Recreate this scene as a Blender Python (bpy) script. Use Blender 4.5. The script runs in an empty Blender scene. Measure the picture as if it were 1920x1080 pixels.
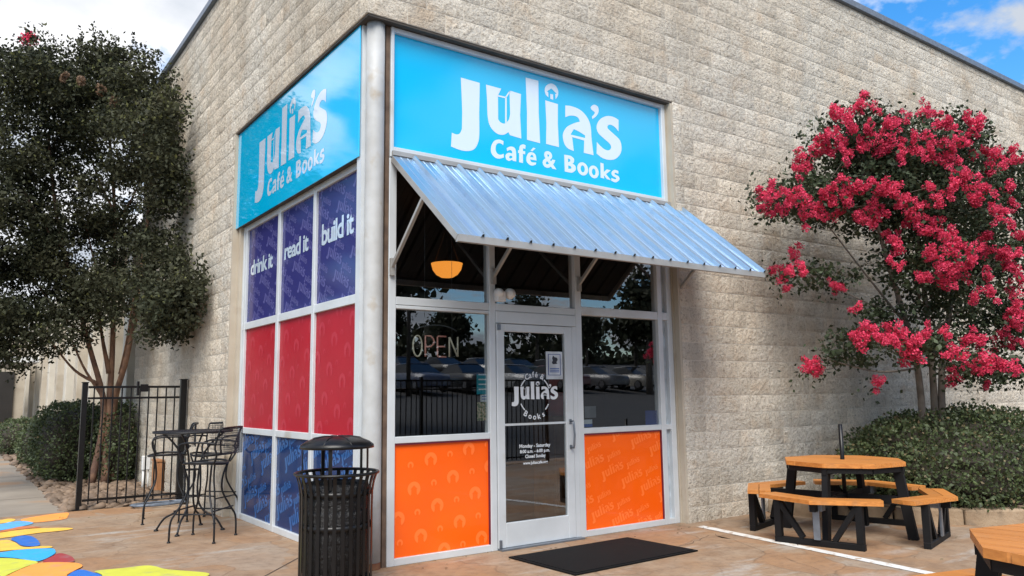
import bpy, bmesh, math, random
import numpy as np
from mathutils import Vector, Matrix
random.seed(7); rng = np.random.default_rng(7)
scene = bpy.context.scene
C = bpy.data.collections.new('place'); scene.collection.children.link(C)
R = math.radians; PI = math.pi

# ---------------------------------------------------------------- camera
FPX, YAW, PIT, ROL = 1470.742, .6228, .1346, -.0133
CAM = np.array([-2.7687, -5.9673, 1.4])
Fw = np.array([math.sin(YAW)*math.cos(PIT), math.cos(YAW)*math.cos(PIT), math.sin(PIT)])
Rt = np.array([math.cos(YAW), -math.sin(YAW), 0.0]); Up = np.cross(Rt, Fw)
Rr = math.cos(ROL)*Rt + math.sin(ROL)*Up; Ur = -math.sin(ROL)*Rt + math.cos(ROL)*Up
cd = bpy.data.cameras.new('camera'); cam = bpy.data.objects.new('camera', cd); C.objects.link(cam)
cam.matrix_world = Matrix(((Rr[0], Ur[0], -Fw[0], CAM[0]), (Rr[1], Ur[1], -Fw[1], CAM[1]), (Rr[2], Ur[2], -Fw[2], CAM[2]), (0, 0, 0, 1)))
cd.sensor_width = 36.0; cd.lens = FPX/1920*36; cd.clip_start = .05; cd.clip_end = 3000
scene.camera = cam

def at(px, py, axis, val):           # photo pixel -> point on the plane (axis = val)
    d = Fw + (px-960)/FPX*Rr - (py-540)/FPX*Ur
    return CAM + d*((val-CAM[axis])/d[axis])
def gp(px, py, z=0.0): return at(px, py, 2, z)

# ---------------------------------------------------------------- sky, sun, exposure
SUN = Vector((-.40, -.47, .79)).normalized()
w = bpy.data.worlds.new('World'); scene.world = w; w.use_nodes = True
nt = w.node_tree; N = nt.nodes; L = nt.links; N.clear()
def nd(t, tree=None, **kw):
    n = (tree or nt).nodes.new(t)
    for k, v in kw.items(): setattr(n, k, v)
    return n
out = nd('ShaderNodeOutputWorld'); bg = nd('ShaderNodeBackground'); bg.inputs[1].default_value = .14
sky = nd('ShaderNodeTexSky', sky_type='NISHITA', sun_disc=False)
sky.sun_elevation = math.asin(SUN.z); sky.sun_rotation = math.atan2(SUN.x, SUN.y)
sky.air_density = 1.0; sky.dust_density = .4; sky.ozone_density = 2.0
tc = nd('ShaderNodeTexCoord'); sep = nd('ShaderNodeSeparateXYZ'); L.new(tc.outputs['Generated'], sep.inputs[0])
def mth(op, a, b, tree=None):
    n = nd('ShaderNodeMath', tree, operation=op); t = (tree or nt).links
    for i, v in enumerate((a, b)):
        if v is None: continue
        if isinstance(v, (int, float)): n.inputs[i].default_value = v
        else: t.new(v, n.inputs[i])
    return n.outputs[0]
zz = mth('ADD', mth('MAXIMUM', sep.outputs[2], 0.0), .30)
cmb = nd('ShaderNodeCombineXYZ'); L.new(mth('DIVIDE', sep.outputs[0], zz), cmb.inputs[0]); L.new(mth('DIVIDE', sep.outputs[1], zz), cmb.inputs[1])
cmb.inputs[2].default_value = 0.8
n1 = nd('ShaderNodeTexNoise'); n1.inputs['Scale'].default_value = 1.75; n1.inputs['Detail'].default_value = 9; n1.inputs['Roughness'].default_value = .56
L.new(cmb.outputs[0], n1.inputs['Vector'])
r1 = nd('ShaderNodeValToRGB'); r1.color_ramp.elements[0].position = .435; r1.color_ramp.elements[1].position = .485; L.new(n1.outputs[0], r1.inputs[0])
n2 = nd('ShaderNodeTexNoise'); n2.inputs['Scale'].default_value = 3.2; n2.inputs['Detail'].default_value = 6; L.new(cmb.outputs[0], n2.inputs['Vector'])
r2 = nd('ShaderNodeValToRGB'); L.new(n2.outputs[0], r2.inputs[0])
r2.color_ramp.elements[0].position = .38; r2.color_ramp.elements[0].color = (2.0, 2.2, 2.5, 1); r2.color_ramp.elements[1].position = .66; r2.color_ramp.elements[1].color = (3.9, 3.9, 4.0, 1)
hs = nd('ShaderNodeHueSaturation'); hs.inputs['Saturation'].default_value = 1.4; hs.inputs['Value'].default_value = .82; L.new(sky.outputs[0], hs.inputs['Color'])
mx = nd('ShaderNodeMixRGB'); L.new(r1.outputs[0], mx.inputs[0]); L.new(hs.outputs[0], mx.inputs[1]); L.new(r2.outputs[0], mx.inputs[2])
L.new(mx.outputs[0], bg.inputs[0]); L.new(bg.outputs[0], out.inputs[0])
sl = bpy.data.lights.new('sun', 'SUN'); so = bpy.data.objects.new('sun', sl); C.objects.link(so)
sl.energy = 2.3; sl.angle = R(38); sl.color = (1, .95, .87)
so.rotation_euler = (-SUN).to_track_quat('-Z', 'Y').to_euler(); so.location = (-6, -10, 16)
scene.view_settings.view_transform = 'Standard'; scene.view_settings.look = 'None'; scene.view_settings.gamma = 1.0
scene.view_settings.exposure = 1.17
scene.render.engine = 'CYCLES'; scene.render.resolution_x = 1024; scene.render.resolution_y = 576
scene.cycles.max_bounces = 8; scene.cycles.transparent_max_bounces = 16

# ---------------------------------------------------------------- materials
MATS = {}
def pm(name, col, rough=.6, metal=0.0, col2=None, var=.35, vs=6.0, vd=5, bump=0.0, bs=60.0, bdist=.01, spec=.5, coat=0.0, rnd=0.0, trans=0.0, emit=None, es=1.0, dirt=None, dirts=3.0, dirtw=(.5, .7)):
    m = bpy.data.materials.new(name); m.use_nodes = True; t = m.node_tree; p = t.nodes['Principled BSDF']; K = t.links
    p.inputs['Roughness'].default_value = rough; p.inputs['Metallic'].default_value = metal
    p.inputs['Specular IOR Level'].default_value = spec; p.inputs['Coat Weight'].default_value = coat; p.inputs['Coat Roughness'].default_value = .04
    geo = nd('ShaderNodeNewGeometry', t)
    c2 = col2 or tuple(c*.72 for c in col)
    nz = nd('ShaderNodeTexNoise', t); nz.inputs['Scale'].default_value = vs; nz.inputs['Detail'].default_value = vd; K.new(geo.outputs['Position'], nz.inputs['Vector'])
    rp = nd('ShaderNodeValToRGB', t); rp.color_ramp.elements[0].position = .5-var/2; rp.color_ramp.elements[1].position = .5+var/2
    rp.color_ramp.elements[0].color = (*c2, 1); rp.color_ramp.elements[1].color = (*col, 1); K.new(nz.outputs[0], rp.inputs[0])
    o = rp.outputs[0]
    if dirt:
        dz = nd('ShaderNodeTexNoise', t); dz.inputs['Scale'].default_value = dirts; dz.inputs['Detail'].default_value = 8; K.new(geo.outputs['Position'], dz.inputs['Vector'])
        dr = nd('ShaderNodeValToRGB', t); dr.color_ramp.elements[0].position = dirtw[0]; dr.color_ramp.elements[1].position = dirtw[1]; K.new(dz.outputs[0], dr.inputs[0])
        dm = nd('ShaderNodeMixRGB', t); K.new(dr.outputs[0], dm.inputs[0]); K.new(o, dm.inputs[1]); dm.inputs[2].default_value = (*dirt, 1); o = dm.outputs[0]
    if rnd:
        oi = nd('ShaderNodeObjectInfo', t)
        s = mth('FRACT', mth('ADD', oi.outputs['Random'], geo.outputs['Random Per Island'], t), None, t)
        v = mth('ADD', mth('MULTIPLY', s, 2*rnd, t), 1-rnd, t)
        h = nd('ShaderNodeHueSaturation', t); K.new(v, h.inputs['Value']); K.new(o, h.inputs['Color']); o = h.outputs[0]
    K.new(o, p.inputs['Base Color'])
    if bump:
        bz = nd('ShaderNodeTexNoise', t); bz.inputs['Scale'].default_value = bs; bz.inputs['Detail'].default_value = 6; bz.inputs['Roughness'].default_value = .65; K.new(geo.outputs['Position'], bz.inputs['Vector'])
        bn = nd('ShaderNodeBump', t); bn.inputs['Strength'].default_value = bump; bn.inputs['Distance'].default_value = bdist; K.new(bz.outputs[0], bn.inputs['Height']); K.new(bn.outputs[0], p.inputs['Normal'])
    if emit:
        p.inputs['Emission Color'].default_value = (*emit, 1); p.inputs['Emission Strength'].default_value = es
    if trans:
        tr = nd('ShaderNodeBsdfTranslucent', t); K.new(o, tr.inputs[0]); ms = nd('ShaderNodeMixShader', t); ms.inputs[0].default_value = trans
        K.new(p.outputs[0], ms.inputs[1]); K.new(tr.outputs[0], ms.inputs[2]); K.new(ms.outputs[0], t.nodes['Material Output'].inputs[0])
    MATS[name] = m; return m

def glass_mat(name, tint, ior):
    m = bpy.data.materials.new(name); m.use_nodes = True; t = m.node_tree; t.nodes.clear(); K = t.links
    o = nd('ShaderNodeOutputMaterial', t); tr = nd('ShaderNodeBsdfTransparent', t); tr.inputs[0].default_value = (*tint, 1)
    gl = nd('ShaderNodeBsdfGlossy', t); gl.inputs['Roughness'].default_value = .004; gl.inputs[0].default_value = (.95, .97, 1, 1)
    geo = nd('ShaderNodeNewGeometry', t); dt = nd('ShaderNodeVectorMath', t, operation='DOT_PRODUCT'); K.new(geo.outputs['Incoming'], dt.inputs[0]); K.new(geo.outputs['Normal'], dt.inputs[1])
    pw = mth('POWER', mth('SUBTRACT', 1.0, mth('ABSOLUTE', dt.outputs['Value'], None, t), t), 4.0, t)
    fac = mth('ADD', mth('MULTIPLY', pw, 1-ior, t), ior, t)
    nz = nd('ShaderNodeTexNoise', t); nz.inputs['Scale'].default_value = 1.1; nz.inputs['Detail'].default_value = 1; K.new(geo.outputs['Position'], nz.inputs['Vector'])
    bn = nd('ShaderNodeBump', t); bn.inputs['Strength'].default_value = .05; bn.inputs['Distance'].default_value = .02; K.new(nz.outputs[0], bn.inputs['Height']); K.new(bn.outputs[0], gl.inputs['Normal'])
    ms = nd('ShaderNodeMixShader', t); K.new(fac, ms.inputs[0]); K.new(tr.outputs[0], ms.inputs[1]); K.new(gl.outputs[0], ms.inputs[2]); K.new(ms.outputs[0], o.inputs[0])
    return m
M = {}
M['glass'] = glass_mat('window_glass', (.60, .64, .64), .18)

def block_mat(name, ca, cb, cc, cdk, bumpk):
    m = bpy.data.materials.new(name); m.use_nodes = True; t = m.node_tree; p = t.nodes['Principled BSDF']; K = t.links
    p.inputs['Roughness'].default_value = .95; p.inputs['Specular IOR Level'].default_value = .15
    geo = nd('ShaderNodeNewGeometry', t); oi = nd('ShaderNodeObjectInfo', t)
    def noise(s, d, r=.6):
        z = nd('ShaderNodeTexNoise', t); z.inputs['Scale'].default_value = s; z.inputs['Detail'].default_value = d; z.inputs['Roughness'].default_value = r; K.new(geo.outputs['Position'], z.inputs['Vector']); return z.outputs[0]
    def ramp(src, a, b, c0=(0, 0, 0), c1=(1, 1, 1)):
        z = nd('ShaderNodeValToRGB', t); z.color_ramp.elements[0].position = a; z.color_ramp.elements[1].position = b; z.color_ramp.elements[0].color = (*c0, 1); z.color_ramp.elements[1].color = (*c1, 1); K.new(src, z.inputs[0]); return z.outputs[0]
    def mix(f, a, b):
        z = nd('ShaderNodeMixRGB', t); K.new(f, z.inputs[0])
        for i, v in ((1, a), (2, b)):
            if isinstance(v, tuple): z.inputs[i].default_value = (*v, 1)
            else: K.new(v, z.inputs[i])
        return z.outputs[0]
    base = mix(ramp(noise(.55, 3), .38, .62), ca, cb)
    base = mix(ramp(noise(2.6, 4), .52, .72), base, cc)
    mpv = nd('ShaderNodeMapping', t); mpv.inputs['Scale'].default_value = (1.6, 1.6, .22); K.new(geo.outputs['Position'], mpv.inputs[0])
    zs_ = nd('ShaderNodeTexNoise', t); zs_.inputs['Scale'].default_value = 1.3; zs_.inputs['Detail'].default_value = 5; K.new(mpv.outputs[0], zs_.inputs['Vector'])
    base = mix(mth('MULTIPLY', ramp(zs_.outputs[0], .52, .72), .45, t), base, (.40, .355, .29))
    sp = noise(21, 6, .78)
    base = mix(ramp(sp, .50, .68), base, cdk)
    grit = noise(60, 4, .7)
    base = mix(ramp(grit, .56, .70), base, tuple(c*.6 for c in cdk))
    s = mth('FRACT', mth('ADD', oi.outputs['Random'], geo.outputs['Random Per Island'], t), None, t)
    h = nd('ShaderNodeHueSaturation', t); K.new(mth('ADD', mth('MULTIPLY', s, .24, t), .88, t), h.inputs['Value']); K.new(base, h.inputs['Color'])
    K.new(h.outputs[0], p.inputs['Base Color'])
    hh = mth('ADD', mth('MULTIPLY', sp, 1.0, t), mth('MULTIPLY', noise(13, 4, .6), 1.0, t), t)
    bn = nd('ShaderNodeBump', t); bn.inputs['Strength'].default_value = bumpk; bn.inputs['Distance'].default_value = .040; K.new(hh, bn.inputs['Height']); K.new(bn.outputs[0], p.inputs['Normal'])
    return m
M['block'] = block_mat('split_face_block', (.70, .62, .505), (.72, .675, .59), (.645, .53, .405), (.34, .285, .22), 1.0)
M['mortar'] = pm('mortar', (.78, .72, .62), .95, var=.5, vs=20, bump=.3, bs=120, spec=.1)
M['alu'] = pm('white_aluminium', (.62, .66, .69), .38, .15, col2=(.55, .585, .61), vs=4, dirt=(.42, .38, .31), dirts=2.2, dirtw=(.62, .80), spec=.5)
M['column'] = pm('column_paint', (.46, .475, .48), .55, col2=(.39, .395, .39), vs=7, bump=.15, bs=30, dirt=(.33, .27, .19), dirts=5, dirtw=(.60, .80))
M['trim'] = pm('tan_trim', (.47, .42, .34), .6, col2=(.40, .345, .27), vs=3, dirt=(.27, .19, .12), dirts=3, dirtw=(.6, .8))
M['steel_dark'] = pm('dark_lintel_steel', (.075, .062, .05), .7, col2=(.045, .038, .03), vs=6)
M['rust'] = pm('rusty_strip', (.16, .105, .07), .8, col2=(.08, .05, .035), vs=9)
M['redrust'] = pm('red_rust', (.13, .02, .015), .8, col2=(.25, .13, .06), vs=14)
M['cyan'] = pm('cyan_vinyl', (.0, .47, .83), .10, col2=(.0, .45, .80), vs=1, spec=.55, coat=.35)
M['cyanback'] = pm('cyan_glossy_vinyl', (.0, .50, .84), .035, col2=(.0, .48, .82), vs=1, spec=.9, coat=1.0)
M['lett'] = pm('pale_letter_vinyl', (.62, .74, .86), .3, col2=(.60, .72, .85), vs=2)
M['lettg'] = pm('pale_letter_vinyl_gloss', (.58, .70, .84), .05, col2=(.56, .69, .84), vs=2, spec=.9, coat=1.0)
M['purple'] = pm('purple_vinyl', (.034, .035, .165), .10, col2=(.030, .031, .145), vs=2, spec=.2)
M['purple2'] = pm('purple_print', (.10, .10, .29), .12, col2=(.095, .095, .27), vs=2, spec=.2)
M['red'] = pm('red_vinyl', (.38, .010, .024), .35, col2=(.34, .009, .021), vs=2, spec=.12)
M['red2'] = pm('red_print', (.42, .028, .048), .35, col2=(.40, .025, .045), vs=2, spec=.12)
M['blue'] = pm('navy_vinyl', (.010, .034, .125), .10, col2=(.008, .028, .105), vs=2, spec=.2)
M['blue2'] = pm('navy_print', (.040, .125, .33), .10, col2=(.03, .11, .33), vs=2, spec=.2)
M['orange'] = pm('orange_vinyl', (.95, .125, .004), .22, col2=(.90, .11, .004), vs=2, coat=.25)
M['orange2'] = pm('orange_print', (1.0, .19, .03), .22, col2=(.97, .18, .03), vs=2, coat=.25)
M['wtext'] = pm('white_print', (.72, .76, .80), .4, col2=(.68, .72, .76), vs=3)
M['awn'] = pm('galvanised_panel', (.40, .55, .72), .31, .8, col2=(.365, .505, .665), vs=3, dirt=(.34, .44, .56), dirts=7, dirtw=(.60, .85))
M['awnf'] = pm('awning_frame_metal', (.40, .40, .39), .45, .35, col2=(.33, .325, .31), vs=6)
M['black'] = pm('black_powder_coat', (.006, .006, .0065), .34, col2=(.004, .004, .0045), vs=12, spec=.35)
M['iron'] = pm('dark_iron', (.010, .011, .014), .42, col2=(.007, .0075, .009), vs=20, spec=.35, dirt=(.03, .02, .015), dirts=9, dirtw=(.62, .8))
M['ironmesh'] = pm('dark_mesh_metal', (.016, .022, .034), .4, col2=(.010, .013, .02), vs=16)
M['bag'] = pm('bin_liner', (.008, .008, .009), .25, col2=(.005, .005, .006), vs=14, bump=.8, bs=22, bdist=.03)
M['mat'] = pm('rubber_mat', (.006, .0065, .007), .9, col2=(.004, .0045, .005), vs=9, spec=.2, bump=.5, bs=300, bdist=.004)
def wood_mat(name, ca, cb):
    m = bpy.data.materials.new(name); m.use_nodes = True; t = m.node_tree; p = t.nodes['Principled BSDF']; K = t.links; p.inputs['Roughness'].default_value = .48
    tc_ = nd('ShaderNodeTexCoord', t); mp = nd('ShaderNodeMapping', t); mp.inputs['Scale'].default_value = (34, 1.6, 34); K.new(tc_.outputs['Object'], mp.inputs[0])
    nz = nd('ShaderNodeTexNoise', t); nz.inputs['Scale'].default_value = 1.6; nz.inputs['Detail'].default_value = 6; K.new(mp.outputs[0], nz.inputs['Vector'])
    rp = nd('ShaderNodeValToRGB', t); rp.color_ramp.elements[0].position = .32; rp.color_ramp.elements[1].position = .66; rp.color_ramp.elements[0].color = (*cb, 1); rp.color_ramp.elements[1].color = (*ca, 1); K.new(nz.outputs[0], rp.inputs[0])
    n3 = nd('ShaderNodeTexNoise', t); n3.inputs['Scale'].default_value = 7; n3.inputs['Detail'].default_value = 8; K.new(tc_.outputs['Object'], n3.inputs['Vector'])
    r3 = nd('ShaderNodeValToRGB', t); r3.color_ramp.elements[0].position = .55; r3.color_ramp.elements[1].position = .75; K.new(n3.outputs[0], r3.inputs[0])
    mx3 = nd('ShaderNodeMixRGB', t); K.new(mth('MULTIPLY', r3.outputs[0], .5, t), mx3.inputs[0]); K.new(rp.outputs[0], mx3.inputs[1]); mx3.inputs[2].default_value = (.33, .17, .075, 1)
    oi = nd('ShaderNodeObjectInfo', t); h = nd('ShaderNodeHueSaturation', t); K.new(mth('ADD', mth('MULTIPLY', oi.outputs['Random'], .26, t), .87, t), h.inputs['Value']); K.new(mx3.outputs[0], h.inputs['Color']); K.new(h.outputs[0], p.inputs['Base Color'])
    bn = nd('ShaderNodeBump', t); bn.inputs['Strength'].default_value = .25; bn.inputs['Distance'].default_value = .004; K.new(nz.outputs[0], bn.inputs['Height']); K.new(bn.outputs[0], p.inputs['Normal'])
    return m
M['wood'] = M['woodtop'] = wood_mat('orange_lumber', (.56, .225, .05), (.40, .145, .03))
M['blackpl'] = pm('black_plastic_lumber', (.006, .006, .007), .6, col2=(.004, .004, .0045), vs=9, spec=.25)
M['galv'] = pm('grey_galvanised', (.22, .25, .29), .4, .6, col2=(.17, .19, .22), vs=14)
M['bark'] = pm('smooth_bark', (.25, .14, .085), .8, col2=(.11, .06, .042), vs=7, bump=.3, bs=18, bdist=.02)
M['barkg'] = pm('grey_bark', (.17, .145, .12), .8, col2=(.09, .075, .06), vs=7, bump=.3, bs=18, bdist=.02)
M['leaf'] = pm('dark_leaf', (.062, .062, .036), .6, col2=(.030, .038, .022), vs=1.3, var=.5, rnd=.45, trans=.2, spec=.15)
M['leafr'] = pm('myrtle_leaf', (.055, .075, .036), .55, col2=(.028, .040, .022), vs=1.6, var=.5, rnd=.5, trans=.22, spec=.25)
M['leafh'] = pm('hedge_leaf', (.095, .125, .050), .5, col2=(.055, .075, .034), vs=2.5, var=.5, rnd=.5, trans=.2, spec=.4)
M['leaft'] = pm('hedge_tip_leaf', (.19, .13, .075), .55, col2=(.13, .12, .05), vs=3, rnd=.3, trans=.2)
M['twig'] = pm('twig_mass', (.045, .036, .025), .9, col2=(.03, .024, .018), vs=8)
M['pink'] = pm('pink_petal', (.86, .100, .205), .6, col2=(.56, .038, .09), vs=5.5, rnd=.3, trans=.3, spec=.2)
M['pinkold'] = pm('faded_petal', (.30, .20, .13), .7, rnd=.2, trans=.3)
M['stone'] = pm('river_stone', (.22, .155, .105), .75, col2=(.11, .077, .055), vs=7, var=.5, rnd=.35, bump=.2, bs=30)
M['soil'] = pm('bed_soil', (.10, .07, .05), .95, col2=(.05, .035, .026), vs=12, bump=.6, bs=30, bdist=.03)
M['pstone'] = pm('planter_kerb_stone', (.36, .27, .18), .85, col2=(.27, .19, .12), vs=3.5, bump=.5, bs=14, bdist=.03, dirt=(.16, .13, .10), dirts=4, dirtw=(.52, .7))
M['white'] = pm('white_paint', (.70, .71, .71), .6, col2=(.62, .62, .61), vs=6)
M['line'] = pm('worn_white_line', (.66, .66, .64), .8, col2=(.56, .55, .52), vs=9, dirt=(.36, .26, .17), dirts=13, dirtw=(.56, .66))
M['asphalt'] = pm('asphalt', (.062, .060, .058), .9, col2=(.042, .041, .040), vs=2, bump=.4, bs=90, bdist=.01)
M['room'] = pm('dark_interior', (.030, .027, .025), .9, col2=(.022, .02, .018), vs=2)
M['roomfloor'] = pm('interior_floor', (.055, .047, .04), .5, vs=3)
M['cabinet'] = pm('brown_wood_cabinet', (.26, .12, .05), .5, col2=(.17, .075, .03), vs=8)
M['redcloth'] = pm('red_item', (.42, .03, .04), .6)
M['lamp'] = pm('amber_glass', (.85, .32, .05), .4, emit=(1.0, .33, .045), es=.75)
M['paper'] = pm('white_paper', (.60, .66, .72), .6, var=.2)
M['teal'] = pm('teal_paper', (.0, .30, .38), .5, var=.2, col2=(.0, .27, .35))
M['tan'] = pm('food_photo', (.42, .34, .22), .5, col2=(.06, .11, .03), vs=55, var=.12)
M['bluecard'] = pm('blue_card', (.02, .06, .28), .5, var=.2)
M['greycard'] = pm('grey_card', (.17, .19, .21), .5, var=.2)
M['ink'] = pm('dark_ink', (.02, .025, .04), .5)
M['inkblue'] = pm('blue_ink', (.02, .10, .40), .5)
M['hose'] = pm('blue_grey_hose', (.13, .16, .21), .5, col2=(.08, .10, .13), vs=20)
M['conc'] = pm('pale_block', (.50, .45, .37), .9, col2=(.40, .35, .28), vs=2, bump=.4, bs=30, dirt=(.28, .23, .17), dirts=1.2, dirtw=(.55, .75))
M['pil'] = pm('pale_pilaster', (.60, .56, .48), .8, col2=(.50, .46, .39), vs=2, dirt=(.30, .24, .17), dirts=1.4, dirtw=(.6, .8))

# patio: stained concrete with faint stamped flagstones near the front
def patio_mat():
    m = bpy.data.materials.new('stained_concrete'); m.use_nodes = True; t = m.node_tree; p = t.nodes['Principled BSDF']; K = t.links
    p.inputs['Roughness'].default_value = .72; p.inputs['Specular IOR Level'].default_value = .35
    geo = nd('ShaderNodeNewGeometry', t)
    def noise(s, d, r=.6, vec=None, dist=0.0):
        z = nd('ShaderNodeTexNoise', t); z.inputs['Scale'].default_value = s; z.inputs['Detail'].default_value = d; z.inputs['Roughness'].default_value = r; z.inputs['Distortion'].default_value = dist; K.new(vec or geo.outputs['Position'], z.inputs['Vector']); return z
    def ramp(src, a, b):
        z = nd('ShaderNodeValToRGB', t); z.color_ramp.elements[0].position = a; z.color_ramp.elements[1].position = b; K.new(src, z.inputs[0]); return z.outputs[0]
    def mix(f, a, b, k=1.0):
        z = nd('ShaderNodeMixRGB', t)
        K.new(mth('MULTIPLY', f, k, t) if k != 1 else f, z.inputs[0])
        for i, v in ((1, a), (2, b)):
            if isinstance(v, tuple): z.inputs[i].default_value = (*v, 1)
            else: K.new(v, z.inputs[i])
        return z.outputs[0]
    base = mix(ramp(noise(1.3, 7, .6, None, .4).outputs[0], .38, .62), (0.304, 0.186, 0.102), (0.319, 0.239, 0.167))
    base = mix(ramp(noise(3.1, 8, .72).outputs[0], .45, .66), base, (0.228, 0.148, 0.091))
    mp = nd('ShaderNodeMapping', t); mp.inputs['Rotation'].default_value = (0, 0, R(52)); mp.inputs['Scale'].default_value = (.9, 3.4, 1); mp.inputs['Location'].default_value = (3.1, .7, 0); K.new(geo.outputs['Position'], mp.inputs[0])
    base = mix(ramp(noise(.95, 7, .62, mp.outputs[0]).outputs[0], .55, .66), base, (0.380, 0.356, 0.319), .8)
    # stamped flagstones: cells distorted
    wv = noise(1.5, 2); ad = nd('ShaderNodeVectorMath', t, operation='MULTIPLY_ADD'); K.new(wv.outputs['Color'], ad.inputs[0]); ad.inputs[1].default_value = (.5, .5, .5); K.new(geo.outputs['Position'], ad.inputs[2])
    vo = nd('ShaderNodeTexVoronoi', t, feature='DISTANCE_TO_EDGE'); vo.inputs['Scale'].default_value = 1.35; K.new(ad.outputs[0], vo.inputs['Vector'])
    vc = nd('ShaderNodeTexVoronoi', t, feature='F1'); vc.inputs['Scale'].default_value = 1.35; K.new(ad.outputs[0], vc.inputs['Vector'])
    sepc = nd('ShaderNodeSeparateColor', t); K.new(vc.outputs['Color'], sepc.inputs[0])
    base = mix(ramp(sepc.outputs[0], .70, .78), base, (0.304, 0.274, 0.228), .35)
    base = mix(ramp(sepc.outputs[1], .72, .80), base, (0.333, 0.160, 0.064), .35)
    edge = ramp(vo.outputs['Distance'], .028, .010)
    ed = nd('ShaderNodeValToRGB', t); ed.color_ramp.elements[0].position = .0; ed.color_ramp.elements[0].color = (1, 1, 1, 1); ed.color_ramp.elements[1].position = .022; ed.color_ramp.elements[1].color = (0, 0, 0, 1); K.new(vo.outputs['Distance'], ed.inputs[0])
    em = mth('MULTIPLY', ed.outputs[0], ramp(noise(.9, 3).outputs[0], .42, .6), t)
    base = mix(em, base, (0.152, 0.095, 0.057), .6)
    base = mix(ramp(noise(46, 4, .7).outputs[0], .60, .74), base, (0.175, 0.114, 0.072), .55)
    base = mix(ramp(noise(7, 8, .7).outputs[0], .64, .74), base, (0.129, 0.087, 0.061), .6)
    base = mix(ramp(noise(12, 8, .75).outputs[0], .48, .66), base, (.15, .10, .066), .5)
    K.new(base, p.inputs['Base Color'])
    h = mth('SUBTRACT', mth('MULTIPLY', noise(18, 6, .7).outputs[0], .5, t), mth('MULTIPLY', em, .6, t), t)
    bn = nd('ShaderNodeBump', t); bn.inputs['Strength'].default_value = .5; bn.inputs['Distance'].default_value = .012; K.new(h, bn.inputs['Height']); K.new(bn.outputs[0], p.inputs['Normal'])
    return m
M['patio'] = patio_mat()
M['walk'] = pm('sidewalk_concrete', (.28, .245, .20), .85, col2=(.21, .18, .145), vs=1.6, bump=.3, bs=60, dirt=(.30, .18, .095), dirts=.8, dirtw=(.55, .68))

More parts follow.
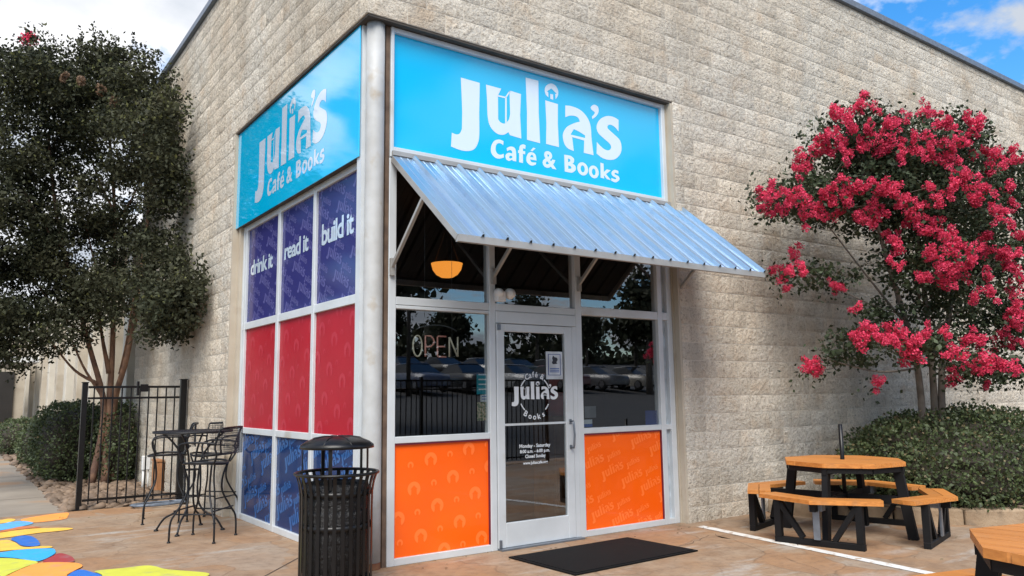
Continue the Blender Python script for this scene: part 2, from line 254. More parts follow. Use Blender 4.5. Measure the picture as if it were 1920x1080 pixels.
# ---------------------------------------------------------------- mesh helpers
class MB:
    def __init__(s): s.v = []; s.f = []
    def add(s, vs, fs):
        o = len(s.v); s.v += [tuple(map(float, p)) for p in vs]; s.f += [tuple(o+i for i in f) for f in fs]; return s
    def box(s, x0, x1, y0, y1, z0, z1, b=0.0):
        if b > 0:
            bm = bmesh.new(); bmesh.ops.create_cube(bm, size=1)
            for q in bm.verts: q.co = Vector(((x0+x1)/2+q.co.x*(x1-x0), (y0+y1)/2+q.co.y*(y1-y0), (z0+z1)/2+q.co.z*(z1-z0)))
            bmesh.ops.bevel(bm, geom=bm.edges[:], offset=b, segments=1, affect='EDGES')
            bm.verts.index_update(); s.add([q.co for q in bm.verts], [[q.index for q in f.verts] for f in bm.faces]); bm.free(); return s
        return s.add([(x0,y0,z0),(x1,y0,z0),(x1,y1,z0),(x0,y1,z0),(x0,y0,z1),(x1,y0,z1),(x1,y1,z1),(x0,y1,z1)], [(0,3,2,1),(4,5,6,7),(0,1,5,4),(1,2,6,5),(2,3,7,6),(3,0,4,7)])
    def beam(s, a, b, wd, ht, up=(0, 0, 1)):
        a = Vector(a); b = Vector(b); d = (b-a).normalized(); u = Vector(up)
        sd = d.cross(u)
        if sd.length < 1e-4: sd = d.cross(Vector((0, 1, 0)))
        sd.normalize(); u = sd.cross(d)
        vs = [p+sd*sx*wd/2+u*sz*ht/2 for p in (a, b) for sx, sz in ((-1,-1),(1,-1),(1,1),(-1,1))]
        return s.add(vs, [(0,1,2,3),(7,6,5,4),(0,4,5,1),(1,5,6,2),(2,6,7,3),(3,7,4,0)])
    def tube(s, pts, r, n=8, closed=False, caps=True):
        P = [Vector(p) for p in pts]; k = len(P); rr = r if hasattr(r, '__len__') else [r]*k
        vs = []; fs = []; prev = None
        for i, p in enumerate(P):
            if closed: d = P[(i+1) % k]-P[i-1]
            else: d = P[min(i+1, k-1)]-P[max(i-1, 0)]
            d.normalize()
            if prev is None:
                ref = Vector((0, 0, 1)) if abs(d.z) < .9 else Vector((1, 0, 0)); x = d.cross(ref).normalized()
            else: x = (prev - d*prev.dot(d)).normalized()
            prev = x; y = d.cross(x)
            for j in range(n):
                a = 2*PI*j/n; vs.append(p+(x*math.cos(a)+y*math.sin(a))*rr[i])
        m = k if closed else k-1
        for i in range(m):
            for j in range(n):
                a = i*n+j; b = i*n+(j+1) % n; c = ((i+1) % k)*n+(j+1) % n; d2 = ((i+1) % k)*n+j
                fs.append((a, b, c, d2))
        if caps and not closed: fs.append(tuple(range(n-1, -1, -1))); fs.append(tuple((k-1)*n+j for j in range(n)))
        return s.add(vs, fs)
    def lathe(s, prof, c=(0, 0, 0), n=24):
        vs = []; fs = []; k = len(prof)
        for j in range(n):
            a = 2*PI*j/n
            for r, z in prof: vs.append((c[0]+r*math.cos(a), c[1]+r*math.sin(a), c[2]+z))
        for j in range(n):
            for i in range(k-1):
                a = j*k+i; b = ((j+1) % n)*k+i; fs.append((a, b, b+1, a+1))
        return s.add(vs, fs)
    def prism(s, poly, z0, z1):
        n = len(poly); vs = [(p[0], p[1], z0) for p in poly]+[(p[0], p[1], z1) for p in poly]
        ar = sum(poly[i][0]*poly[(i+1) % n][1]-poly[(i+1) % n][0]*poly[i][1] for i in range(n))
        o = list(range(n)) if ar > 0 else list(range(n-1, -1, -1))
        fs = [tuple(reversed(o)), tuple(n+i for i in o)]
        for q in range(n): i, j = o[q], o[(q+1) % n]; fs.append((i, j, n+j, n+i))
        return s.add(vs, fs)
    def xf(s, mtx): s.v = [tuple(mtx @ Vector(p)) for p in s.v]; return s
    def mesh(s, name, mat, smooth=False):
        me = bpy.data.meshes.new(name); me.from_pydata(s.v, [], s.f)
        me.materials.append(mat)
        if smooth: me.polygons.foreach_set('use_smooth', [True]*len(me.polygons))
        me.update(); return me
    def build(s, name, mat, parent=None, smooth=False):
        return link(name, s.mesh(name, mat, smooth), parent)
def link(name, me, parent=None, loc=None):
    o = bpy.data.objects.new(name, me); C.objects.link(o)
    if parent: o.parent = parent
    if loc is not None: o.location = loc
    return o
def tag(o, label, cat, group=None):
    o['label'] = label; o['category'] = cat
    if group: o['group'] = group
    return o
def thing(name, label, cat, loc=(0, 0, 0), rz=0.0, group=None):
    o = bpy.data.objects.new(name, None); C.objects.link(o); o.location = loc; o.rotation_euler = (0, 0, rz); o.empty_display_size = .2
    return tag(o, label, cat, group)
def struct(o, kind='structure'): o['kind'] = kind; return o
def dup(src, parent=None, label=None, loc=None, rz=None):
    c = src.copy(); C.objects.link(c); c.parent = parent
    if label: c['label'] = label
    if loc is not None: c.location = loc
    if rz is not None: c.rotation_euler = (0, 0, rz)
    for ch in [q for q in bpy.data.objects if q.parent == src]: dup(ch, c)
    return c

# flat print: text and traced outlines -> (verts 2d, faces)
def fill2d(polys):
    cu = bpy.data.curves.new('tmp', 'CURVE'); cu.dimensions = '2D'; cu.fill_mode = 'BOTH'
    for p in polys:
        sp = cu.splines.new('POLY'); sp.points.add(len(p)-1)
        for i, q in enumerate(p): sp.points[i].co = (q[0], q[1], 0, 1)
        sp.use_cyclic_u = True
    return _tomesh(cu)
def _tomesh(cu):
    o = bpy.data.objects.new('tmp', cu); C.objects.link(o); bpy.context.view_layer.update()
    me = bpy.data.meshes.new_from_object(o.evaluated_get(bpy.context.evaluated_depsgraph_get()))
    v = [(p.co.x, p.co.y) for p in me.vertices]; f = [tuple(p.vertices) for p in me.polygons]
    bpy.data.objects.remove(o); bpy.data.curves.remove(cu); bpy.data.meshes.remove(me)
    return v, f
_tc = {}
def text2d(s, size=1.0, bold=.0, space=1.0):
    k = (s, bold, space)
    if k not in _tc:
        cu = bpy.data.curves.new('tmp', 'FONT'); cu.body = s; cu.size = 1; cu.offset = bold; cu.space_character = space; cu.resolution_u = 3
        _tc[k] = _tomesh(cu)
    v, f = _tc[k]; return [(a*size, b*size) for a, b in v], f
def bbox(v): a = np.array(v); return a.min(0), a.max(0)
def fitbox(g, x0, x1, y0, y1):
    v, f = g; lo, hi = bbox(v); sx = (x1-x0)/(hi[0]-lo[0]); sy = (y1-y0)/(hi[1]-lo[1])
    return [(x0+(a-lo[0])*sx, y0+(b-lo[1])*sy) for a, b in v], f
def xf2(g, s, rot, dx, dy):
    c, sn = math.cos(rot)*s, math.sin(rot)*s
    return [(a*c-b*sn+dx, a*sn+b*c+dy) for a, b in g[0]], g[1]
def merge(gs):
    v = []; f = []
    for a, b in gs: o = len(v); v += a; f += [tuple(o+i for i in q) for q in b]
    return v, f
def clip2(g, x0, x1, y0, y1):
    bm = bmesh.new(); vs = [bm.verts.new((a, b, 0)) for a, b in g[0]]
    for q in g[1]:
        try: bm.faces.new([vs[i] for i in q])
        except ValueError: pass
    for co, no in (((x0, 0, 0), (-1, 0, 0)), ((x1, 0, 0), (1, 0, 0)), ((0, y0, 0), (0, -1, 0)), ((0, y1, 0), (0, 1, 0))):
        bmesh.ops.bisect_plane(bm, geom=bm.verts[:]+bm.edges[:]+bm.faces[:], plane_co=co, plane_no=no, clear_outer=True)
    bm.verts.index_update(); r = ([(q.co.x, q.co.y) for q in bm.verts], [tuple(q.index for q in f.verts) for f in bm.faces]); bm.free(); return r
def printR(name, g, y, mat, parent):       # on the right front: 2d (X, Z) at depth y, facing -Y
    o = MB().add([(a, y, b) for a, b in g[0]], g[1]).build(name, mat, parent)
    if name == 'panel_print': o['kind'] = 'stuff'
    return o
def printL(name, g, x, mat, parent):       # on the left front: 2d u runs towards -Y
    o = MB().add([(x, -a, b) for a, b in g[0]], g[1]).build(name, mat, parent)
    if name == 'panel_print': o['kind'] = 'stuff'
    return o

def smoothpoly(pts, sub=5):                # (x, y) curve points, (x, y, 1) corners
    n = len(pts); o = []
    for i in range(n):
        p0, p1, p2, p3 = pts[i-1], pts[i], pts[(i+1) % n], pts[(i+2) % n]
        o.append((p1[0], p1[1]))
        if len(p1) == 3 and len(p2) == 3: continue
        a = p1 if len(p1) == 3 else p0; d = p2 if len(p2) == 3 else p3
        for k in range(1, sub):
            t = k/sub
            o.append(tuple(.5*((2*p1[c])+(-a[c]+p2[c])*t+(2*a[c]-5*p1[c]+4*p2[c]-d[c])*t*t+(-a[c]+3*p1[c]-3*p2[c]+d[c])*t**3) for c in (0, 1)))
    return o
LG = dict(
 J=[[(118,75,1),(293,125,1),(287,400,1),(288,600),(275,680),(240,735),(180,752),(110,742),(28,710,1),(35,582,1),(75,598),(108,590),(128,550,1),(131,400,1),(126,250,1)]],
 u=[[(350,140,1),(490,178,1),(460,242,1),(462,460,1),(485,488),(525,498),(560,462),(572,410,1),(566,200,1),(578,198,1),(672,228,1),(664,420,1),(675,637,1),(572,606,1),(556,578,1),(510,602),(450,590),(392,530),(366,440),(360,290,1)]],
 ub=[[(460,236,1),(530,252,1),(526,266,1),(458,250,1)],[(527,252,1),(566,198,1),(574,204,1),(538,262,1)],[(526,258,1),(541,258,1),(541,492,1),(526,496,1)]],
 l=[[(715,75,1),(832,105,1),(835,400,1),(848,680,1),(727,648,1),(727,400,1)]],
 i=[[(895,285,1),(1012,320,1),(1011,500,1),(1022,716,1),(903,686,1),(906,500,1)]],
 dot=[[(925,258,1),(900,232),(890,190),(905,150),(947,130),(990,150),(1013,195),(1012,240),(990,275,1),(988,226,1),(999,222,1),(951,176,1),(910,203,1),(923,210,1)],[(942,226,1),(968,232,1),(968,280,1),(942,272,1)]],
 a=[[(1080,332,1),(1140,340),(1220,375),(1280,440),(1312,520),(1322,640),(1340,790,1),(1250,768,1),(1254,655,1),(1143,624,1),(1158,752,1),(1105,728),(1070,680),(1057,600),(1090,535),(1150,500),(1215,480,1),(1190,438),(1130,425),(1080,440,1)],[(1128,600,1),(1158,550,1),(1205,572,1),(1262,608,1),(1262,632,1)]],
 ap=[[(1320,368),(1315,345),(1345,325),(1380,345),(1386,390),(1365,430),(1330,457,1),(1324,437,1),(1350,405),(1345,390)]],
 s=[[(1570,465,1),(1520,437),(1460,430),(1400,460),(1368,520),(1380,580),(1430,632),(1485,680),(1502,718),(1480,745),(1440,735),(1400,702),(1370,668,1),(1368,775,1),(1420,815),(1480,833),(1540,825),(1585,780),(1598,720),(1580,650),(1520,590),(1472,545),(1472,517),(1500,510),(1540,535),(1570,572,1)]])
LX0, LZ0 = .91, 3.698
def crop2plane(x, y): q = at(840+x/4.909, 130+y/4.909, 1, .118); return (q[0]-LX0, q[2]-LZ0)
LOGO = merge([fill2d([[crop2plane(*q) for q in smoothpoly(p)] for p in LG[k]]) for k in ('J', 'u', 'l', 'i', 'dot', 'a', 'ap', 's')] + [fill2d([[crop2plane(*q) for q in p]]) for p in [[c[:2] for c in z] for z in LG['ub']]])
# slope of the traced base line is removed by mapping onto the sign plane; one arch mark for the print patterns:
def arch():
    o = [(math.cos(a), math.sin(a)) for a in np.linspace(R(-58), R(238), 26)]
    i_ = [(-.42, -.62), (-.42, -.02), (-.56, -.02), (0, .48), (.56, -.02), (.42, -.02), (.42, -.62)]
    return fill2d([o+i_])
ARCH = arch()

# ---------------------------------------------------------------- ground
def sheet(name, poly, z, mat, parent=None):
    n = len(poly); ar = sum(poly[i][0]*poly[(i+1) % n][1]-poly[(i+1) % n][0]*poly[i][1] for i in range(n))
    if ar < 0: poly = poly[::-1]
    return MB().add([(p[0], p[1], z) for p in poly], [tuple(range(n))]).build(name, mat, parent)
struct(sheet('ground', [(-900, -900), (900, -900), (900, 900), (-900, 900)], -.16, M['asphalt']))
pat = struct(MB().prism([(-7, -7.6), (16, -7.6), (16, .35), (3.85, .35), (.3, .35), (.3, 5.62), (-7, 5.62)], -.3, 0.0).build('patio', M['patio']))
walk = struct(MB().prism([(-7, 5.635), (-1.45, 5.635), (-1.45, 8.0), (-1.45, 45), (-7, 45)], -.3, .0).build('sidewalk', M['walk']))
for yj in (7.6, 9.6, 11.6, 13.6): sheet('control_joint', [(-7, yj), (-1.45, yj), (-1.45, yj+.015), (-7, yj+.015)], .003, M['soil'], walk)
bed = struct(MB().prism([(-1.45, 5.66), (.6, 5.66), (.6, 45), (-1.45, 45)], -.3, -.02).build('rock_bed', M['soil']))
# white painted line and a saw-cut joint on the patio
a, b = gp(1312, 987), gp(1716, 1070); d = (b-a)[:2]; d /= np.linalg.norm(d); nn = np.array([-d[1], d[0]])*.055; b2 = a[:2]+d*6
sheet('painted_line', [a[:2]+nn, b2+nn, b2-nn, a[:2]-nn], .004, M['line'], pat)
a, b = gp(470, 1095)[:2], gp(575, 1038)[:2]; d = (b-a)/np.linalg.norm(b-a); nn = np.array([-d[1], d[0]])*.006
sheet('saw_cut', [a+nn, b+nn, b-nn, a-nn], .003, M['soil'], pat)
# cracks
for seg in ([(1180, 1060), (1300, 1018), (1330, 1002)], [(1330, 1000), (1370, 1012), (1450, 1040), (1560, 1075)]):
    P = []
    for (x0, y0), (x1, y1) in zip(seg, seg[1:]):
        for k in range(6): P.append(gp(x0+(x1-x0)*k/6+random.uniform(-5, 5), y0+(y1-y0)*k/6+random.uniform(-1, 1))[:2])
    up = [(p[0], p[1]+.001+random.random()*.004) for p in P]; dn = [(p[0], p[1]-.001-random.random()*.003) for p in P]
    sheet('crack', up+dn[::-1], .0035, M['soil'], pat)
# painted mural patches
def cm(x, y): q = gp(x/3.4286, 920+y/3.4286); return (q[0], q[1])
mc = dict(o=(.92, .33, .06), y=(.86, .50, .07), b=(.10, .40, .78), r=(.33, .035, .04), d=(.02, .14, .52), g=(.56, .58, .06), c=(.03, .38, .80), q=(.55, .16, .05))
for k, v in mc.items(): M['m'+k] = pm('mural_paint_'+dict(o='orange', y='yellow', b='light_blue', r='crimson', d='deep_blue', g='lime', c='cyan', q='rust')[k], v, .7, col2=tuple(x*.88 for x in v), vs=5, bump=.2, bs=40, dirt=tuple(.45*x+.11 for x in v), dirts=7, dirtw=(.54, .74))
MU = [('y', [(0,190),(60,182),(100,188),(60,205),(0,212),(-200,240),(-200,215)]), ('o', [(130,190),(250,165),(430,143),(434,168),(415,185),(300,200),(205,206)]),
 ('b', [(0,218),(60,205),(150,198),(215,210),(150,230),(60,248),(0,258),(-250,300),(-250,250)]), ('q', [(70,247),(150,232),(265,238),(200,244),(100,256),(0,270),(0,262)]),
 ('y', [(0,274),(100,259),(250,245),(460,243),(420,258),(250,275),(100,297),(0,310),(-250,350),(-250,310)]), ('d', [(70,315),(120,296),(190,294),(235,315),(257,345),(245,358),(200,362),(140,357),(105,335)]),
 ('y', [(0,325),(50,322),(100,340),(150,368),(270,361),(330,362),(320,372),(180,380),(0,393),(-250,415),(-250,350)]),
 ('c', [(0,402),(120,386),(320,376),(355,392),(345,415),(270,452),(210,458),(110,440),(0,433),(-250,430),(-250,425)]),
 ('r', [(272,462),(330,430),(380,408),(440,420),(472,440),(468,464),(350,466)]), ('g', [(0,440),(110,445),(245,465),(160,498),(50,547),(-60,610),(-260,640),(-260,450)]),
 ('o', [(58,549),(160,502),(270,470),(470,470),(530,490),(480,520),(430,549),(380,610),(-40,610)]), ('d', [(440,549),(515,515),(600,535),(650,552),(700,620),(400,620)]),
 ('g', [(612,525),(800,505),(930,490),(1000,495),(1080,515),(1320,535),(1330,560),(1200,620),(720,620),(655,550)])]
for i, (k, p) in enumerate(MU): sheet('painted_patch', [cm(*q) for q in smoothpoly(p, 4)], .004+.0006*i, M['m'+k], pat)

# ---------------------------------------------------------------- the building
CH, LZ = .1985, 4.727; ROOF = 7.0
bld = thing('cafe_building', 'tall tan split-face block building with a glazed corner storefront', 'building')
BL = .397
OX, OY = 3.825, 3.86                      # opening ends on the right and left fronts
wallR = MB().box(.005, 16, .005, .30, LZ, ROOF+.02).box(OX+.012, 16, .0055, .30, -.3, LZ).build('wall', M['mortar'], bld)
wallL = MB().box(.0052, .30, .305, 9.7, LZ+.001, ROOF+.019).box(.0057, .30, OY+.012, 9.7, -.3, LZ+.001).build('wall', M['mortar'], bld)
def block_mesh(seed):
    r = random.Random(seed); nx, nz = 6, 4; vs = []; fs = []
    for j in range(nz):
        for i in range(nx):
            e = i in (0, nx-1) or j in (0, nz-1)
            u = [0, .05, .36, .64, .95, 1][i]; v = [0, .13, .84, 1][j]
            gap = .004/BL; gz = .004/CH
            x = gap+u*(1-2*gap); z = gz+v*(1-2*gz)
            y = .0025 if e else -r.uniform(-.003, .008)
            if not e: x += r.uniform(-.015, .015); z += r.uniform(-.03, .03)
            vs.append((x*BL, y, z*CH))
    for j in range(nz-1):
        for i in range(nx-1): a = j*nx+i; fs.append((a, a+1, a+1+nx, a+nx))
    return vs, fs
BM = [block_mesh(k) for k in range(14)]
BME = []
for v, f in BM: BME.append(MB().add(v, f).mesh('block', M['block'], True))
blocks = []     # (wall, start along wall, length, z, height)
NC = 12
for side, start, end in (('R', 0.0, 15.9), ('L', 0.0, 9.69)):
    for k in range(-24, NC):
        z0 = LZ+k*CH; z1 = min(z0+CH, ROOF)
        if z1 < -.02: continue
        s0 = (OX if side == 'R' else OY) if k < 0 else start
        off = (k % 2)*BL/2 + (0.1985 if side == 'L' else 0)
        n0 = math.floor((s0-off)/BL)
        for q in range(n0, 60):
            a = max(off+q*BL, s0); b = min(off+(q+1)*BL, end)
            if b-a < .05: continue
            blocks.append((side, a, b-a, z0, z1-z0))
def vis(bk):
    s, a, l, z, h = bk; p = np.array([a+l/2, 0, z+h/2]) if s == 'R' else np.array([0, a+l/2, z+h/2])
    d = p-CAM; dz = d@Fw; x = 960+FPX*(d@Rr)/dz; y = 540-FPX*(d@Ur)/dz
    if dz < 0 or not (-30 < x < 1950 and -30 < y < 1100): return 0
    if s == 'L' and x < 330 and y > 130: return 0
    n = abs(d[1] if s == 'R' else d[0])/np.linalg.norm(d)
    if s == 'R' and 1460 < x < 1920 and 200 < y < 800: n *= .4
    return l*h*n/dz**2
order = sorted(blocks, key=vis, reverse=True); single = set(order[:300]); rest = {'R': MB(), 'L': MB()}
for bk in blocks:
    s, a, l, z, h = bk; k = random.randrange(14); sc = (l/BL, 1, h/CH)
    if bk in single:
        o = link('block', BME[k], wallR if s == 'R' else wallL)
        if s == 'R': o.location = (a, 0, z)
        else: o.location = (0, a+l, z); o.rotation_euler = (0, 0, -PI/2)
        o.scale = sc
    else:
        v = [(p[0]*sc[0], p[1], p[2]*sc[2]) for p in BM[k][0]]
        if s == 'R': v = [(a+p[0], p[1], z+p[2]) for p in v]
        else: v = [(p[1], a+l-p[0], z+p[2]) for p in v]
        rest[s].add(v, BM[k][1])
struct(rest['R'].build('far_blocks', M['block'], wallR, True), 'stuff'); struct(rest['L'].build('far_blocks', M['block'], wallL, True), 'stuff')
MB().box(-.05, 16, -.05, .34, ROOF+.022, ROOF+.13, .008).box(-.052, .33, .342, 9.75, ROOF+.021, ROOF+.129, .008).build('roof_coping', M['galv'], bld)
MB().box(.302, 15.9, .302, 9.6, ROOF-.3, ROOF-.2).build('roof', M['conc'], bld)
# lintel plates, soffit, jamb trims
MB().box(.016, OX-.002, .012, .32, LZ-.022, LZ-.003).build('lintel_plate', M['steel_dark'], bld)
MB().box(.013, .32, .33, OY-.002, LZ-.021, LZ-.003).build('lintel_plate', M['steel_dark'], bld)
MB().box(OX-.028, OX+.010, .004, .26, -.02, LZ-.024).box(3.782, OX-.03, .075, .24, 0, LZ-.025).build('jamb_trim', M['trim'], bld)
MB().box(.003, .26, OY-.028, OY+.010, -.02, LZ-.024).box(.075, .24, 3.752, OY-.03, 0, LZ-.025).build('jamb_trim', M['trim'], bld)
# corner column
col = MB().tube([(.150, .135, z) for z in (0, .6, 1.6, 2.8, 4.0, LZ-.024)], .082, 20).build('corner_column', M['column'], bld, True)
MB().tube([(.150, .135, 0.001), (.150, .135, .055)], [.0835, .083], 20, caps=False).build('rust_stain', M['redrust'], col, True)
MB().box(.235, .272, .10, .20, 0, LZ-.026).build('rusty_strip', M['rust'], bld)
MB().box(.118, .22, .225, .286, 0, LZ-.026).build('rusty_strip', M['rust'], bld)
MB().box(.052, .1175, .196, .2855, 0, LZ-.027).build('corner_trim', M['alu'], bld)

# ---- right front frame
YF = .09
def fr(mb, x0, x1, z0, z1, y0=YF, y1=.19): return mb.box(x0, x1, y0, y1, z0, z1, .004)
f = MB()
for x0, x1, z0, z1 in ((.274, .345, 0, 3.485), (1.318, 1.386, 0, 3.485), (2.368, 2.448, 0, 3.485), (3.556, 3.624, 0, 3.485), (3.704, 3.780, 0, 3.485)): fr(f, x0, x1, z0, z1)
frR = f.build('window_frame', M['alu'], bld)
f = MB()
for x0, x1, z0, z1 in ((.346, 1.317, 0, .060), (2.449, 3.555, 0, .060), (3.625, 3.703, 0, .060), (.346, 1.317, .998, 1.053), (2.449, 3.555, .998, 1.053), (3.625, 3.703, .998, 1.053), (.346, 1.317, 2.182, 2.252), (1.387, 2.367, 2.182, 2.252), (2.449, 3.555, 2.192, 2.278), (3.625, 3.703, 2.192, 2.278), (.346, 1.317, 2.148, 2.178), (.346, 1.317, 3.40, 3.485), (1.387, 2.367, 3.40, 3.485), (2.449, 3.555, 3.40, 3.485), (3.625, 3.703, 3.40, 3.485)): fr(MB(), x0, x1, z0, z1, YF+.003).build('window_rail', M['alu'], bld)
def pane(x0, x1, z0, z1, y=.135, mat='glass', name='glass_pane', parent=None):
    if mat == 'glass': return MB().add([(x0, y, z0), (x1, y, z0), (x1, y, z1), (x0, y, z1)], [(0, 1, 2, 3)]).build(name, M[mat], parent or frR)
    return MB().box(x0, x1, y, y+.008, z0, z1).build(name, M[mat], parent or frR)
pane(.345, 1.318, 1.053, 2.148); pane(2.448, 3.556, 1.053, 2.192)
pane(.345, 1.318, 2.252, 3.40); pane(1.386, 2.368, 2.252, 3.40); pane(2.448, 3.556, 2.278, 3.40)
M['strip'] = pm('frosted_strip', (.50, .57, .63), .25, var=.2)
for z0, z1 in ((.06, .998), (1.053, 2.192), (2.278, 3.40)): pane(3.624, 3.704, z0, z1, .14, 'strip', 'filler_panel')
# orange panels + maroon gasket + print
M['maroon'] = pm('maroon_gasket', (.16, .012, .03), .5)
for x0, x1 in ((.345, 1.318), (2.448, 3.556)):
    pane(x0, x1, .06, .998, .118, 'orange', 'orange_panel')
    g = MB().box(x0, x1, .100, .117, .984, .998).box(x1-.012, x1, .101, .117, .062, .983)
    g.build('gasket', M['maroon'], frR)
A = []
for x, y in ((318,195),(652,105),(513,350),(170,455),(708,495),(375,600),(30,720),(572,745),(230,870),(765,885),(435,990),(840,255)):
    q = at(740+x/4.695, 820+y/4.695, 1, .117); A.append(xf2(ARCH, .062, 0, q[0], q[2]))
for x, y in ((140,245),(487,148),(680,300),(345,400),(545,548),(200,660),(735,690),(400,805),(600,940),(45,930),(815,60)):
    q = at(740+x/4.695, 820+y/4.695, 1, .117); A.append(xf2(ARCH, .029, 0, q[0], q[2]))
printR('panel_print', clip2(merge(A), .347, 1.305, .062, .983), .1165, M['orange2'], frR)
def words(x0, x1, z0, z1, s, ang, stepx, stepz, ox=0, oz=0):
    A = []
    c, sn = math.cos(ang), math.sin(ang)
    for j in range(-12, 13):
        for i in range(-8, 9):
            k = s if (i+j) % 2 == 0 else s*.62
            u = i*stepx+(j % 2)*stepx*.0+j*stepx*.36; v = j*stepz
            X = x0+ox+u*c-v*sn; Z = z0+oz+u*sn+v*c
            if x0-.6 < X < x1+.3 and z0-.5 < Z < z1+.3: A.append(xf2(LOGO, k, ang, X, Z))
    return clip2(merge(A), x0, x1, z0, z1)
printR('panel_print', words(2.45, 3.543, .062, .983, .145, R(17), .36, .165, .1, .05), .1165, M['orange2'], frR)

# door
door = MB()
for x0, x1, z0, z1 in ((1.392, 1.478, .015, 2.062), (2.215, 2.308, .015, 2.062)): fr(door, x0, x1, z0, z1, .082, .13)
for z0, z1 in ((.0155, .232), (1.988, 2.0615)): fr(door, 1.4785, 2.2145, z0, z1, .0825, .1295)
door = door.build('door', M['alu'], bld)
MB().add([(1.4785, .105, .232), (2.2145, .105, .232), (2.2145, .105, 1.988), (1.4785, .105, 1.988)], [(0, 1, 2, 3)]).build('glass_pane', M['glass'], door)
MB().box(1.4785, 2.2145, .093, .101, 1.108, 1.128).build('push_rail', M['alu'], door)
MB().tube([(2.262, .080, 1.13), (2.262, .035, 1.13), (2.262, .028, 1.10), (2.270, .028, 1.0), (2.262, .028, .90), (2.262, .035, .875), (2.262, .080, .875)], .010, 8).build('handle', M['galv'], door, True)
MB().box(2.248, 2.276, .076, .081, 1.10, 1.15).box(2.248, 2.276, .076, .081, .86, .90).build('handle_plate', M['galv'], door)
MB().box(1.396, 1.425, .060, .081, 2.0, 2.055).box(1.396, 1.42, .066, .081, .02, .09).build('pivot_hinge', M['galv'], door)
MB().box(1.387, 2.367, .086, .18, 2.067, 2.18, .004).build('door_header', M['alu'], bld)
MB().box(2.312, 2.3675, .088, .18, 0, 2.064).build('door_jamb', M['alu'], bld)
MB().box(1.387, 2.367, .02, .18, .0005, .0145).build('door_sill', M['galv'], bld)
# door print: round mark and opening hours
dg = []
dc = at(1003, 741, 1, .1); cx, cz, rr = dc[0], dc[2], .185
lg = LOGO; lo, hi = bbox(lg[0]); sc = .56/(hi[0]-lo[0])
dg.append([[(cx-.275+(a-lo[0])*sc, cz-.10+(b-lo[1])*sc) for a, b in lg[0]], lg[1]])
def arc(a0, a1, r0, r1, n=10):
    o = [(cx+r1*math.cos(a), cz+r1*math.sin(a)) for a in np.linspace(a0, a1, n)]+[(cx+r0*math.cos(a), cz+r0*math.sin(a)) for a in np.linspace(a1, a0, n)]
    return o, [tuple(range(len(o)))]
for a0, a1 in ((128, 152), (20, 52), (205, 228), (312, 332)): dg.append(arc(R(a0), R(a1), rr-.006, rr+.006))
for ch, an in zip('Café &', (118, 106, 95, 84, 75, 62)):
    if ch == ' ': continue
    g = text2d(ch, .075, .015); lo2, hi2 = bbox(g[0]); g = [(a-(lo2[0]+hi2[0])/2, b) for a, b in g[0]], g[1]
    dg.append(xf2(g, 1, R(an-90), cx+(rr-.012)*math.cos(R(an)), cz+(rr-.012)*math.sin(R(an))))
for ch, an in zip('Books', (237, 253, 268, 283, 298)):
    g = text2d(ch, .075, .02); lo2, hi2 = bbox(g[0]); g = [(a-(lo2[0]+hi2[0])/2, b-.05) for a, b in g[0]], g[1]
    dg.append(xf2(g, 1, R(an+90), cx+(rr-.005)*math.cos(R(an)), cz+(rr-.005)*math.sin(R(an))))
for s, py, hgt, x0p, x1p in (('Monday - Saturday', 838, .036, 974, 1032), ('8:00 a.m. - 6:00 p.m.', 848, .034, 975, 1031), ('Closed Sunday', 857, .034, 985, 1023), ('www.juliascafe.org', 869.5, .03, 981, 1027)):
    q0 = at(x0p, py, 1, .1); q1 = at(x1p, py, 1, .1); g = text2d(s, 1, .02)
    printR('hours_line', fitbox(g, q0[0], q1[0], q0[2]-hgt*.62, q0[2]+hgt*.62), .1005, M['wtext'], door)
printR('emblem', dg[0], .1004, M['wtext'], door)
struct(printR('emblem_ring', merge(dg[1:]), .1005, M['wtext'], door), 'stuff')

# ---- left front frame
XF = .1126
f = MB()
for y0, y1 in ((.288, .372), (1.385, 1.455), (2.415, 2.495), (3.600, 3.650), (3.690, 3.750)): f.box(XF, .20, y0, y1, 0, 3.50, .004)
frL = f.build('window_frame', M['alu'], bld)
f = MB()
for y0, y1 in ((.373, 1.384), (1.456, 2.414), (2.496, 3.599), (3.651, 3.689)):
    for z0, z1 in ((0, .065), (.985, 1.053), (2.214, 2.297), (3.434, 3.499)): MB().box(XF+.003, .198, y0, y1, z0, z1, .004).build('window_rail', M['alu'], bld)
PY = ((.372, 1.385), (1.455, 2.415), (2.495, 3.600))
XP = .142
for (z0, z1, mname, pname) in ((2.297, 3.434, 'purple', 'purple_panel'), (1.053, 2.214, 'red', 'red_panel'), (.065, .985, 'blue', 'navy_panel')):
    for y0, y1 in PY: MB().box(XP, XP+.008, y0, y1, z0, z1).build(pname, M[mname], frL)
    MB().box(XP+.002, XP+.008, 3.650, 3.690, z0, z1).build('filler_panel', M['strip'], frL)
for n, (y0, y1) in enumerate(PY):
    printL('panel_print', words(-y1, -y0, 2.30, 3.43, .17, R(-24), .39, .155, .1*n, .02), XP-.0015, M['purple2'], frL)
    printL('panel_print', words(-y1, -y0, .067, .983, .22, R(20), .50, .20, .07*n, .05), XP-.0015, M['blue2'], frL)
    A = []
    for j in range(-8, 12):
        for i in range(-8, 12):
            u = -y1+.14+i*.30+j*.105+.05*n; v = 1.1+j*.275-i*.115
            A.append(xf2(ARCH, .075, 0, u, v)); A.append(xf2(ARCH, .03, 0, u+.17, v+.06))
    A = [g for g in A if -y1-.1 < g[0][0][0] < -y0+.1 and .9 < g[0][0][1] < 2.4]
    printL('panel_print', clip2(merge(A), -y1, -y0, 1.055, 2.212), XP-.0015, M['red2'], frL)
